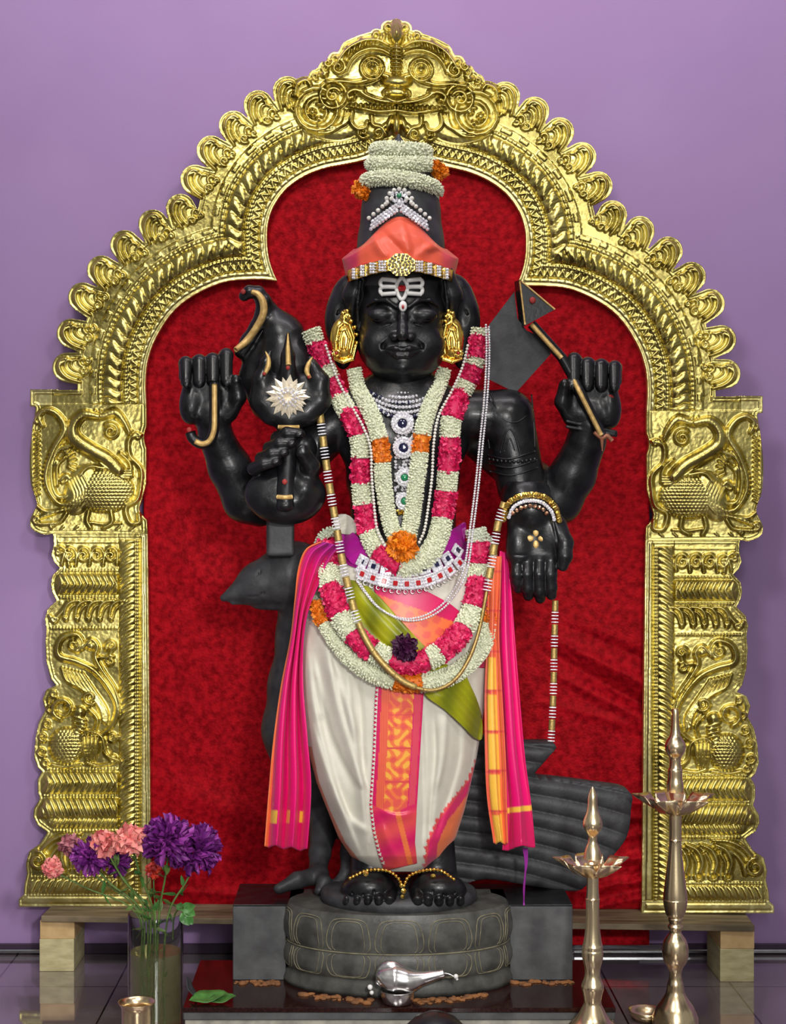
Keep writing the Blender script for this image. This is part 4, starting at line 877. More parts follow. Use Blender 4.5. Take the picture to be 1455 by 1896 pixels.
# --- armlet carving on the viewer-right upper arm
mb = MB()
def armz(x, y): return 5 - math.sqrt(max(0, 48.5 ** 2 - min(48, abs(x - (940 + (y - 770) * .19))) ** 2))
def on(pts, r, n=8):
    q = resample(catmull([(x, y, armz(x, y)) for x, y in pts], 6), 3)[0]; q[:, 2] = [armz(a, b) for a, b in q[:, :2]]
    mb.add(*tube(WA(*q.T), r, 6))
on([(902, 842), (940, 850), (990, 836)], .0026); on([(904, 858), (944, 866), (993, 852)], .0026); on([(905, 872), (946, 880), (995, 866)], .002)
on([(908, 725), (925, 770), (955, 782), (982, 764)], .002); on([(926, 838), (934, 806), (943, 794), (954, 808), (962, 836)], .002); on([(934, 836), (943, 810), (953, 834)], .0016); on([(905, 736), (900, 780), (906, 830)], .0022); on([(984, 730), (988, 780), (990, 828)], .0018)
for k in range(12): x = 906 + k * 7.6; y = 850 + 5 * math.sin(k / 11 * 3.1); mb.add(*stamp(sphere_t(8, 6), np.array([W(x, y, armz(x, y))]), np.eye(3)[None], .0042))
mb.build('armlet', M['stone'], st)
# --- viewer-right front forearm ending in the open giving hand
O = Sculpt((895, 890, -110), (1080, 1135, 60), 1.5)
O.chain([(968, 900, 5), (975, 925, -20), (985, 945, -34)], [44, 45, 44], 10)
O.rbox((988, 990, -38), (50, 56, 21), 20, 10); O.ell((985, 945, -40), (44, 34, 22), 10); O.ell((960, 1010, -50), (20, 34, 16), 12); O.ell((1022, 985, -48), (26, 34, 16), 12)
for k, (x, y1, r) in enumerate(((957, 1094, 11.5), (976, 1107, 12.5), (998, 1112, 12.5), (1019, 1106, 12))):
    O.chain([(x + 1, 1036, -44), (x, 1064, -52), (x + 1, y1 - 18, -46), (x + 2, y1 - 4, -38)], [r + 1, r, r * .95, r * .78], 4)
    for yy_ in (1052, 1078): O.cap((x - 9, yy_, -66), (x + 9, yy_, -66), 1.3, 1.3, 2, cut=True)
for x in (967, 987.5, 1009): O.cap((x, 1046, -60), (x + 1, 1108, -56), 1.8, 1.8, 2, cut=True)
O.chain([(1030, 975, -44), (1046, 1005, -56), (1046, 1030, -62), (1042, 1048, -58)], [20, 15, 13, 10], 7)
O.cap((950, 1028, -64), (1020, 1030, -64), 1.5, 1.5, 3, cut=True); O.cap((1020, 952, -64), (1032, 1002, -66), 1.6, 1.6, 4, cut=True)
oh = O.build('open_hand', M['stone'], st)
mb = MB(); T = sphere_t(10, 6)
for a in range(4):
    an = a * math.pi / 2 + math.pi / 2; x, y = 992 + 11 * math.cos(an), 997 + 11 * math.sin(an)
    s = (.0068, .002, .0088) if a % 2 == 0 else (.0088, .002, .0068); mb.add(*stamp(T, np.array([W(x, y, -60.5)]), np.eye(3)[None], np.array([s])))
mb.build('painted_petal_mark', M['gold_paint'], oh)
# --- legs, feet
Ft = Sculpt((590, 1540, -150), (900, 1705, 60), 1.6)
for sx in (-1, 1):
    X0 = 747 + sx * 64
    Ft.chain([(X0 - sx * 6, 1560, 0), (X0 - sx * 2, 1625, -4)], [36, 38], 10)
    Ft.ell((X0, 1650, -44), (53, 36, 52), 12)
    for k in range(5):
        x = X0 - sx * 40 + sx * k * 20; r = (13, 10.5, 10, 9.5, 8.5)[k]; zt_ = (-104, -106, -101, -94, -84)[k]
        Ft.cap((x, 1652, zt_ + 40), (x + sx * 1.5, 1670, zt_), r, r * .92, 3); Ft.ell((x + sx * 1.5, 1664, zt_ - r * .8), (r * .55, 5, 2.5), 1)
        if k < 4: Ft.cap((x + sx * 10, 1650, zt_ + 12), (x + sx * 11, 1676, zt_ - 4), 1.8, 1.8, 2, cut=True)
Ft.build('feet', M['stone'], st)
# ================================================================== PEACOCK
pk = thing('peacock_statue', W(600, 1675, 60), 'grey black stone peacock with long curved neck standing behind the deity statue', 'statue')
K = Sculpt((385, 975, -30), (790, 1680, 330), 3.0)
K.ell((548, 1062, 85), (60, 60, 42), 10); K.chain([(530, 1066, 82), (478, 1082, 78), (414, 1107, 74)], [60, 40, 7], 10)
K.ell((500, 1122, 80), (30, 8, 12), 10); K.cap((430, 1116, 74), (505, 1112, 80), 4, 6, 6)
K.chain([(558, 1080, 95), (560, 1180, 135), (554, 1270, 150), (554, 1350, 165), (580, 1430, 185)], [44, 46, 55, 66, 70], 20)
K.ell((640, 1440, 210), (120, 115, 80), 30)
K.cap((424, 1109, 62), (500, 1100, 36), 1.2, 1.4, 2, cut=True); K.chain([(484, 1045, 42), (478, 1075, 42), (490, 1105, 42)], [1.6, 1.6, 1.6], 2, cut=True)
for x in (592, 650): K.chain([(x + 12, 1510, 170), (x, 1580, 105), (x - 4, 1618, 70)], [32, 19, 17], 10)
K.chain([(590, 1620, 68), (550, 1630, 40), (516, 1646, 24)], [17, 15, 10], 8); K.chain([(590, 1620, 68), (600, 1634, 40), (590, 1650, 24)], [17, 13, 9], 8); K.chain([(645, 1620, 68), (620, 1640, 46)], [16, 10], 8)
K.build('body', M['stone_matte'], pk)
sup = Sculpt((470, 900, -50), (580, 1080, 130), 2.5); sup.rbox((519, 975, 35), (26, 55, 45), 6, 4); sup.build('support_post', M['stone_matte'], st)
mb = MB(); T = sphere_t(12, 8); mb.add(*stamp(T, np.array([W(541, 1061, 44)]), np.eye(3)[None], np.array([[.011, .006, .008]]))); mb.build('eye', M['stone'], pk)
mb = MB(); mb.add(*stamp(T, np.array([W(543, 1062, 38)]), np.eye(3)[None], np.array([[.0045, .003, .0045]]))); mb.build('eye_highlight', M['white_bead'], pk)  # white bead modelled in place of the highlight on the eye
# tail: slab with flowing feather ridges
tp = catmull([(800, 1330), (880, 1362), (955, 1376), (1028, 1379), (1010, 1408), (990, 1438), (1040, 1446), (1100, 1454), (1165, 1466), (1168, 1500), (1160, 1550), (1128, 1592), (1096, 1626), (1066, 1650), (980, 1640), (900, 1628), (830, 1640), (780, 1600), (770, 1450)], 4, True)
gx = np.arange(768, 1172, 2.4); gy = np.arange(1326, 1656, 2.4); X, Y = np.meshgrid(gx, gy, indexing='ij')
sv = (GX, GY, NXc, NYc, ax_, ay_, cx0, cy0, CS); GX, GY, NXc, NYc, ax_, ay_, cx0, cy0, CS = X, Y, len(gx), len(gy), gx, gy, 768.0, 1326.0, 2.4
sdt = poly_sdf(tp, 12)
GX, GY, NXc, NYc, ax_, ay_, cx0, cy0, CS = sv
a_ = np.arctan2(Y - 1395 + 60, X - 640); r_ = np.hypot(X - 640, Y - 1335)
flow = (Y - 1400) - 0.13 * (X - 900) - 0.0006 * np.clip(X - 880, 0, 400) ** 2 * np.clip((Y - 1440) / 190, 0, 1)
hh = 8 * np.abs(np.sin(np.pi * flow / 29)) ** .55  + 5 * np.sqrt(np.clip(-sdt / 12, 0, 1))
ins = sdt < 0; gxs, gys = np.gradient(sdt, 2.4); gl = np.hypot(gxs, gys) + 1e-6; mv = np.where(sdt > 0, np.minimum(sdt, 4), 0)
XX = X - gxs / gl * mv; YY = Y - gys / gl * mv
zc = 95 + (X - 900) * .10 - hh
FQ = grid_faces(len(gx), len(gy)); FQ = FQ[ins.ravel()[FQ].any(1)]; uu, inv = np.unique(FQ, return_inverse=True); Q = inv.reshape(-1, 4)
V = WA(XX.ravel()[uu], YY.ravel()[uu], zc.ravel()[uu])
E = np.concatenate([Q[:, [0, 1]], Q[:, [1, 2]], Q[:, [2, 3]], Q[:, [3, 0]]]); key = np.sort(E, 1); key = key[:, 0] * len(uu) + key[:, 1]
uk, fi, ct = np.unique(key, return_index=True, return_counts=True); Bq = E[fi[ct == 1]]; bu, binv = np.unique(Bq, return_inverse=True); B2 = binv.reshape(-1, 2) + len(V)
Vb = V[bu].copy(); Vb[:, 1] += 0.075; Q = np.concatenate([Q, np.stack([Bq[:, 1], Bq[:, 0], B2[:, 0], B2[:, 1]], 1)])
mesh('tail', np.concatenate([V, Vb]), Q, M['stone_matte'], pk)
# ================================================================== CLOTHES
def pgrid(poly, h=3.0):
    global GX, GY, NXc, NYc, ax_, ay_, cx0, cy0, CS
    p = np.asarray(poly, float); gx = np.arange(p[:, 0].min() - 2 * h, p[:, 0].max() + 2 * h, h); gy = np.arange(p[:, 1].min() - 2 * h, p[:, 1].max() + 2 * h, h)
    X, Y = np.meshgrid(gx, gy, indexing='ij'); sv = (GX, GY, NXc, NYc, ax_, ay_, cx0, cy0, CS)
    GX, GY, NXc, NYc, ax_, ay_, cx0, cy0, CS = X, Y, len(gx), len(gy), gx, gy, gx[0], gy[0], h
    sd = poly_sdf(p, 12); GX, GY, NXc, NYc, ax_, ay_, cx0, cy0, CS = sv
    ax, ay = np.gradient(sd, h); gl = np.hypot(ax, ay) + 1e-6; mv = np.where(sd > 0, np.minimum(sd, 1.6 * h), 0)
    X = X - ax / gl * mv; Y = Y - ay / gl * mv
    FQ = grid_faces(len(gx), len(gy)); FQ = FQ[(sd < 0).ravel()[FQ].any(1)]; uu, inv = np.unique(FQ, return_inverse=True)
    return X.ravel()[uu], Y.ravel()[uu], inv.reshape(-1, 4), sd.ravel()[uu]
def mixc(a, b, t):
    t = np.clip(np.asarray(t, float), 0, 1)[..., None]; return np.asarray(a) * (1 - t) + np.asarray(b) * t
C_W = np.array(srgb(216, 212, 198)); C_MAG = np.array(srgb(214, 26, 96)); C_PINK = np.array(srgb(232, 8, 112)); C_OR = np.array(srgb(238, 118, 66)); C_GOLD = np.array(srgb(246, 190, 70)); C_RO = np.array(srgb(226, 74, 78))
def creases(x, y, L):
    z = np.zeros_like(x)
    for (pts, a, wd) in L:
        q = catmull(pts, 8); dm = np.full(x.shape, 1e9); sg = np.zeros(x.shape); tm = np.zeros(x.shape)
        for i in range(len(q) - 1):
            d_ = q[i + 1] - q[i]; L2 = d_ @ d_ + 1e-9; t = np.clip(((x - q[i][0]) * d_[0] + (y - q[i][1]) * d_[1]) / L2, 0, 1)
            dx = x - q[i][0] - t * d_[0]; dy = y - q[i][1] - t * d_[1]; d = np.hypot(dx, dy); m = d < dm
            dm = np.where(m, d, dm); sg = np.where(m, np.sign(dx * d_[1] - dy * d_[0]), sg); tm = np.where(m, (i + t) / (len(q) - 1), tm)
        ww = np.where(sg > 0, wd, wd * 2.4)                          # steep on one side, soft on the other
        z += a * np.exp(-(dm / ww) ** 2) * np.clip(np.sin(np.pi * np.clip(tm, .04, .96)) * 1.6, 0, 1)
    return z
# ---- dhoti: closed wrap around hips and legs
dh = thing('wrapped_dhoti', W(738, 1610, -40), 'cream white cloth wrapped round the statue legs with a pink orange brocade border', 'cloth')
ys = np.concatenate([np.arange(1030, 1560, 3.5), np.arange(1560, 1616, 2.0)]); us = np.linspace(-math.pi, math.pi, 261)[:-1]
Yg, Ug = np.meshgrid(ys, us, indexing='ij'); c = np.interp(Yg, HY, HC); hw_ = np.interp(Yg, HY, HW); hd_ = np.interp(Yg, HY, HD)
x = c + hw_ * np.sin(Ug); z = -hd_ * np.cos(Ug) * np.where(np.cos(Ug) < 0, .75, 1)
FO = [([(600, 1150), (622, 1290), (660, 1420), (690, 1500)], 7, 5), ([(566, 1170), (580, 1300), (612, 1430), (640, 1520), (668, 1590)], 8, 6), ([(640, 1230), (652, 1330), (668, 1450), (680, 1560)], 7, 4.5),
      ([(585, 1260), (612, 1360), (650, 1440), (676, 1470)], -6, 5), ([(600, 1200), (640, 1300), (668, 1380)], 5, 6), ([(575, 1330), (606, 1430), (650, 1530)], 6, 5), ([(612, 1450), (640, 1510), (690, 1545)], 6, 6),
      ([(576, 1200), (592, 1290), (598, 1340)], 5, 6), ([(655, 1240), (668, 1300), (672, 1380), (676, 1440)], -5, 4),
      ([(868, 1240), (880, 1330), (868, 1430), (838, 1520)], -6, 7), ([(800, 1290), (806, 1400), (796, 1500), (792, 1570)], -7, 5), ([(826, 1300), (820, 1400), (802, 1480)], 6, 5), ([(846, 1300), (848, 1400), (820, 1500), (800, 1560)], -5, 6), ([(780, 1300), (784, 1450), (780, 1590)], -5, 4)]
w_f = np.clip(np.cos(Ug) * 3, 0, 1)
z = z - 1.5 * creases(x, Yg, FO) * w_f + 3.0 * np.sin(x / 17 + Yg / 70) * np.clip((Yg - 1300) / 300, 0, 1) * w_f
col = np.broadcast_to(C_W, Yg.shape + (3,)).copy()
sil = hw_ - np.abs(x - c)                                             # hem colours along the lower edges
t = (Ug > 0) & (Ug < 2.4) & (Yg > 1400)
hemd = np.hypot(np.maximum(0, 0), 0) + (1600 - Yg) * .32 + (846 - x) * .9
edge = x - np.interp(Yg, [1400, 1440, 1480, 1520, 1560, 1600], [884, 868, 838, 808, 790, 786])
tri = (np.abs(((x - Yg) / 9) % 2 - 1)) * 7
col = np.where((t & (edge > 4 - 0))[..., None], C_MAG, col); col = np.where((t & (edge > 20))[..., None], C_OR, col); col = np.where((t & (edge > -5 + tri * .9) & (edge <= 4))[..., None], C_RO, col)
t = (Ug < 0) & (Yg > 1380); edge = np.interp(Yg, [1380, 1450, 1500, 1560, 1600, 1616], [577, 592, 612, 640, 672, 700]) - x; col = np.where((t & (edge > 0))[..., None], C_OR * .8, col)
V = WA(x, Yg, z); mb = MB(); mb.add(V, grid_faces(len(ys), 260, False, True), col.reshape(-1, 3))
# close the bottom
last = (len(ys) - 1) * 260 + np.arange(260); cc = V.reshape(-1, 3)[last].mean(0)
mb.V.append(cc[None]); mb.C.append(C_W[None]); nn = mb.n; mb.n += 1; mb.F.append(np.stack([last, np.roll(last, -1), np.full(260, nn), np.full(260, nn)], 1)[:, :4])
mb.F[-1] = mb.F[-1]
mb.F[0] = mb.F[0]; mb.F = [mb.F[0]]                                    # the mouth of the wrap stays open around the ankles
mb.build('white_cloth', M['cloth'], dh, thick=0.002)
def draped(name, poly, off, mat, colf, parent, disp=None, h=2.6, thick=.002, zf=None):
    X, Y, F, sd = pgrid(poly, h); z = (zf or front)(X, Y) - off
    if disp is not None: z = z - disp(X, Y)
    return mesh(name, WA(X, Y, z), F, mat, parent, col=colf(X, Y, sd), thick=thick)
def lin(y, pts): return np.interp(y, [p[1] for p in pts], [p[0] for p in pts])
BL = [(697, 1250), (694, 1300), (690, 1400), (684, 1490), (690, 1540), (700, 1580), (712, 1612)]; BR = [(786, 1250), (783, 1300), (777, 1400), (771, 1500), (768, 1560), (772, 1598)]
def bro_col(X, Y, sd):
    l, r = lin(Y, BL), lin(Y, BR); u = (X - l) / (r - l); c = np.broadcast_to(C_MAG, X.shape + (3,)).copy()
    st_ = (np.sin(X * 2.0) > 0)
    c = np.where(((u > .13) & (u < .30))[:, None], np.where(st_[:, None], C_OR, C_RO), c); c = np.where(((u > .82) & (u < .96))[:, None], np.where(st_[:, None], C_RO, C_MAG * .9 + .05), c)
    mot = np.sin(X / 5.2 + np.sin(Y / 7) * 1.7) * np.sin(Y / 6.0 + np.cos(X / 6) * 1.4); mid = (u >= .30) & (u <= .80)
    c = np.where(mid[:, None], mixc(C_OR, C_RO, (mot > .12) * .75), c); c = np.where((mid & (mot < -.45))[:, None], C_GOLD * .75 + C_OR * .25, c)
    c = np.where((mid & (np.abs((Y - 1260) % 62) < 3))[:, None], C_RO * .9, c)
    low = Y > 1497 + 8 * np.sin(X / 14); c = np.where(low[:, None], mixc(C_MAG, C_RO, .5 + .5 * np.sin(Y / 11 + X / 23)), c)
    c = np.where((low & (np.abs(X - (735 + (Y - 1500) * .25)) < 5))[:, None], C_OR, c); return c
poly = BL + BR[::-1]
draped('brocade_pleat', poly, 5, M['silk'], bro_col, dh, lambda X, Y: 3 * np.sin((X - lin(Y, BL)) / 90 * 3.14) + creases(X, Y, [([(700, 1500), (735, 1510), (768, 1505)], 3, 4), ([(705, 1520), (720, 1560), (740, 1600)], 4, 5)]), h=1.6)
# white woven teeth along the pleat edge
mb = MB(); T = (np.array([[0, 0, -.5], [0, 0, .5], [1, 0, 0]]), np.array([[0, 1, 2, 2]]))
for y in np.arange(1262, 1606, 8.0):
    xl_ = float(lin(y, BL)); 
    for s in (0,):
        p = [(xl_ + 5, y - 3.6), (xl_ + 5, y + 3.6), (xl_ - 1.5, y)]
        z_ = [float(front(a, b)) - 9 for a, b in p]; V3 = WA([a for a, b in p], [b for a, b in p], z_); V4 = V3 + [0, .002, 0]
        mb.add(np.concatenate([V3, V4]), np.array([[0, 1, 2, 2], [3, 4, 5, 5], [0, 3, 4, 1], [1, 4, 5, 2], [2, 5, 3, 0]]), C_W)
# (teeth are woven: keep them as one band)
o = mb.build('temple_border', M['cloth'], dh, smooth=False)
# ---- upper brocade, green sash, purple sash
def up_col(X, Y, sd):
    v = (Y - 1088) - (X - 700) * .36; mot = np.sin(X / 6 + Y / 9) * np.sin(Y / 6 - X / 11)
    c = mixc(C_OR, C_RO, (mot > .2) * .7); c = np.where((v < 13)[:, None], C_MAG, c); return c
draped('hip_brocade', catmull([(692, 1082), (745, 1080), (800, 1100), (848, 1130), (852, 1155), (820, 1185), (785, 1200), (750, 1180), (715, 1130)], 3, True), 7, M['silk'], up_col, dh)
mb = MB()
C_G = np.array(srgb(158, 160, 18)); C_G2 = np.array(srgb(112, 118, 14))
def gcol(X, Y, sd): u = (X - Y * .8); return mixc(C_G, C_G2, .5 + .5 * np.sin((X + Y * .2) / 9)) * (1 + .12 * (np.sin((X * .7 - Y * .6) / 1.6) > .6))[:, None]
gs = thing('green_sash', W(760, 1200, -120), 'olive green silk sash crossing the hips diagonally and ending in a point at right', 'cloth')
draped('sash_band', catmull([(640, 1078), (672, 1080), (705, 1108), (742, 1150), (778, 1188), (812, 1222), (855, 1248), (830, 1290), (790, 1282), (750, 1240), (712, 1210), (680, 1180), (652, 1130)], 3, True), 12, M['silk'], gcol, gs,
       lambda X, Y: creases(X, Y, [([(655, 1090), (700, 1140), (760, 1200), (810, 1245)], 5, 5), ([(650, 1110), (690, 1170), (750, 1225)], -4, 5), ([(690, 1095), (730, 1140), (770, 1185)], 4, 4)]))
draped('pointed_end', catmull([(785, 1284), (815, 1272), (840, 1258), (858, 1246), (870, 1268), (884, 1300), (893, 1335), (892, 1368), (878, 1366), (850, 1338), (820, 1312)], 3, True), 15, M['silk'], gcol, gs,
       lambda X, Y: creases(X, Y, [([(800, 1282), (840, 1300), (882, 1350)], 4, 5), ([(850, 1260), (866, 1300), (884, 1345)], -4, 6)]))
C_P = np.array(srgb(168, 18, 140))
pz = thing('purple_waist_sash', W(745, 1030, -100), 'bright purple silk sash tied round the waist above the jewelled belt', 'cloth')
for pl_ in ([(632, 990), (650, 984), (668, 1000), (694, 1030), (712, 1056), (690, 1062), (655, 1046), (636, 1022)], [(862, 968), (858, 1010), (835, 1030), (800, 1046), (776, 1052), (795, 1020), (820, 992), (845, 976)]):
    draped('sash_fold', catmull(pl_, 3, True), 9, M['silk'], lambda X, Y, sd: np.broadcast_to(C_P, X.shape + (3,)) * 1.0, pz, lambda X, Y: 3 * np.sin((X + 2 * Y) / 11))
draped('sash_wrap', catmull([(628, 1000), (690, 1030), (745, 1046), (800, 1038), (866, 1000), (868, 1030), (800, 1066), (745, 1072), (690, 1062), (626, 1036)], 3, True), 4, M['silk'], lambda X, Y, sd: np.broadcast_to(C_P * .8, X.shape + (3,)) * 1.0, pz)
wf = draped('white_cloth_fold', catmull([(618, 958), (640, 952), (660, 968), (668, 984), (640, 990), (622, 980)], 3, True), 8, M['cloth'], lambda X, Y, sd: np.broadcast_to(C_W, X.shape + (3,)) * .95, dh, lambda X, Y: 3 * np.sin((X + Y) / 6))
# ---- hanging pink scarves
def strip(name, L, R_, zc, nf, amp, colf, mat, parent, ph=0.0, nu=90, nv=170, thick=.0025):
    y0, y1 = L[0][1], L[-1][1]; vv = np.linspace(0, 1, nv); uu = np.linspace(0, 1, nu); Vv, Uu = np.meshgrid(vv, uu, indexing='ij')
    Lq = resample(catmull(L, 8), 1)[0]; Rq = resample(catmull(R_, 8), 1)[0]
    fl_ = lambda q, v: np.stack([np.interp(v, np.linspace(0, 1, len(q)), q[:, k]) for k in (0, 1)], -1)
    a, b = fl_(Lq, Vv), fl_(Rq, Vv); p = a + (b - a) * Uu[..., None]; wd = np.hypot(*(b - a).transpose(2, 0, 1))
    fold = np.sin(Uu * nf * 2 * math.pi + ph + 1.2 * np.sin(Vv * 3)) ; fold = np.sign(fold) * np.abs(fold) ** .7
    z = zc(Vv) + amp * np.interp(Vv, [0, .25, 1], [.35, .7, 1.15]) * fold
    x = p[..., 0] + 2.5 * np.sin(Uu * nf * 4 * math.pi + ph) * np.interp(Vv, [0, 1], [.2, 1]); y = p[..., 1] + 3 * fold * (Vv > .98)
    return mesh(name, WA(x, y, z), grid_faces(nv, nu), mat, parent, col=colf(Uu, Vv, x, y).reshape(-1, 3), thick=thick)
sc1 = thing('pink_scarf', W(530, 1575, -60), 'hot pink silk scarf hanging from the left hip in long pleats', 'cloth', 'pink scarves at the hips')
def pc1(U, V, x, y):
    c = mixc(C_PINK, srgb(205, 20, 110), (np.sin(U * 40) > .2) * .4); c = np.where((V < .12)[..., None], mixc(C_P * .9, C_PINK, V / .12), c)
    spot = (np.abs(y - 1512) < 11) & (np.abs(np.sin(U * math.pi * 3)) > .8); c = np.where(spot[..., None], C_GOLD, c); return np.where((U < .04)[..., None], C_OR, c)
strip('hanging_pleats', [(594, 1003), (566, 1018), (552, 1055), (546, 1110), (538, 1180), (520, 1270), (506, 1370), (498, 1460), (490, 1566)], [(628, 1010), (606, 1040), (590, 1080), (570, 1130), (561, 1190), (560, 1270), (568, 1370), (574, 1460), (566, 1574)],
      lambda v: np.interp(v, [0, .15, .4, 1], [-70, -62, -50, -58]), 2.6, 17, pc1, M['silk'], sc1)
sc2 = thing('pink_scarf', W(950, 1570, -60), 'hot pink silk scarf with orange gold woven border hanging from the right hip', 'cloth', 'pink scarves at the hips')
sc1['group'] = 'hip scarves'; sc2['group'] = 'hip scarves'
def pc2(U, V, x, y):
    c = mixc(C_PINK, srgb(205, 20, 110), (np.sin(U * 30) > .2) * .3); c = np.where(((V > .88))[..., None], C_MAG, c); return np.where(((V > .86) & (V < .88))[..., None], C_GOLD, c)
def oc2(U, V, x, y):
    c = mixc(C_OR, C_RO, (np.sin(U * 60) > .55) * .8); c = np.where((np.abs((y - 1130) % 74) < 3.5)[..., None], C_RO * .9, c)
    g = (V > .35) & (np.abs(U - .45) < .22) & (((y - 1130) % 74) > 8); return np.where(g[..., None], C_GOLD, c)
strip('pink_length', [(926, 1020), (921, 1090), (920, 1180), (926, 1290), (930, 1400), (935, 1490), (930, 1573)], [(938, 1024), (946, 1090), (953, 1180), (962, 1290), (972, 1400), (984, 1490), (992, 1566)],
      lambda v: np.interp(v, [0, .15, .4, 1], [-30, -40, -46, -56]), 1.3, 10, pc2, M['silk'], sc2)
strip('woven_border', [(900, 1030), (902, 1100), (901, 1180), (897, 1290), (898, 1400), (902, 1480), (914, 1560)], [(928, 1030), (926, 1100), (924, 1180), (930, 1290), (936, 1400), (938, 1480), (940, 1562)],
      lambda v: np.interp(v, [0, .15, .4, 1], [-44, -50, -56, -66]), 1.5, 7, oc2, M['silk'], sc2)
draped('inner_fold', catmull([(866, 1222), (900, 1185), (906, 1230), (886, 1236)], 3, True), 4, M['silk'], lambda X, Y, sd: np.broadcast_to(C_MAG * .8, X.shape + (3,)) * 1.0, sc2, thick=.002)
mb = MB()
for k in range(5):
    q = np.array([(968 + k * 2, 1570, -52), (972 + k, 1600, -50), (970 + 1.5 * math.sin(k), 1640, -48), (969 + k * .4, 1676, -40)]); mb.add(*tube(WA(*resample(catmull(q, 6), 6)[0].T), .0011, 5))
mb.build('loose_thread', pm('purple_thread', srgb(150, 40, 150), .5), sc2)
# ---- turban
tb = thing('orange_turban', W(741, 490, -20), 'shiny orange silk cloth folded into a peaked turban above the forehead', 'turban')
us = np.linspace(-math.pi, math.pi, 181)[:-1]; vs = np.linspace(0, 1, 30); Vv, Uu = np.meshgrid(vs, us, indexing='ij'); fx = np.cos(Uu)
ytop = 462 - 60 * np.clip(fx, 0, 1) ** 3.2 + 4 * np.clip(-fx, 0, 1); ybot = 512 - 22 * np.clip(fx, 0, 1) ** 2
y = ytop + (ybot - ytop) * Vv; rx = np.interp(Vv, [0, .35, 1], [.80, 1.0, .93]) * 107; rz_ = np.interp(Vv, [0, .35, 1], [.84, 1.0, 1.0]) * 98
rx = rx * (1 - .10 * np.clip(fx, 0, 1) * (1 - Vv)); x = 741 + rx * np.sin(Uu); z = -rz_ * np.cos(Uu) * np.interp(Vv, [0, .5, 1], [.80, .96, 1])
z -= creases(x, y, [([(685, 425), (705, 460), (722, 480)], 7, 4), ([(740, 405), (752, 440), (760, 480)], 6, 5), ([(765, 478), (800, 452), (822, 440)], 7, 5), ([(700, 420), (730, 450), (758, 478)], -5, 5), ([(780, 470), (815, 465), (838, 470)], -5, 5)]) * (np.cos(Uu) > 0)
cT = mixc(srgb(238, 98, 72), srgb(206, 52, 88), np.clip((np.abs(x - 741) - 72) / 10, 0, 1) * np.clip((Uu < 0) + .6, 0, 1)); cT = np.where(((Vv > .8) & (np.abs(x - 741) > 60))[..., None], np.array(srgb(214, 62, 72)), cT)
mesh('folded_cloth', WA(x, y, z), grid_faces(30, 180, False, True), M['silk'], tb, col=cT.reshape(-1, 3), thick=.003)
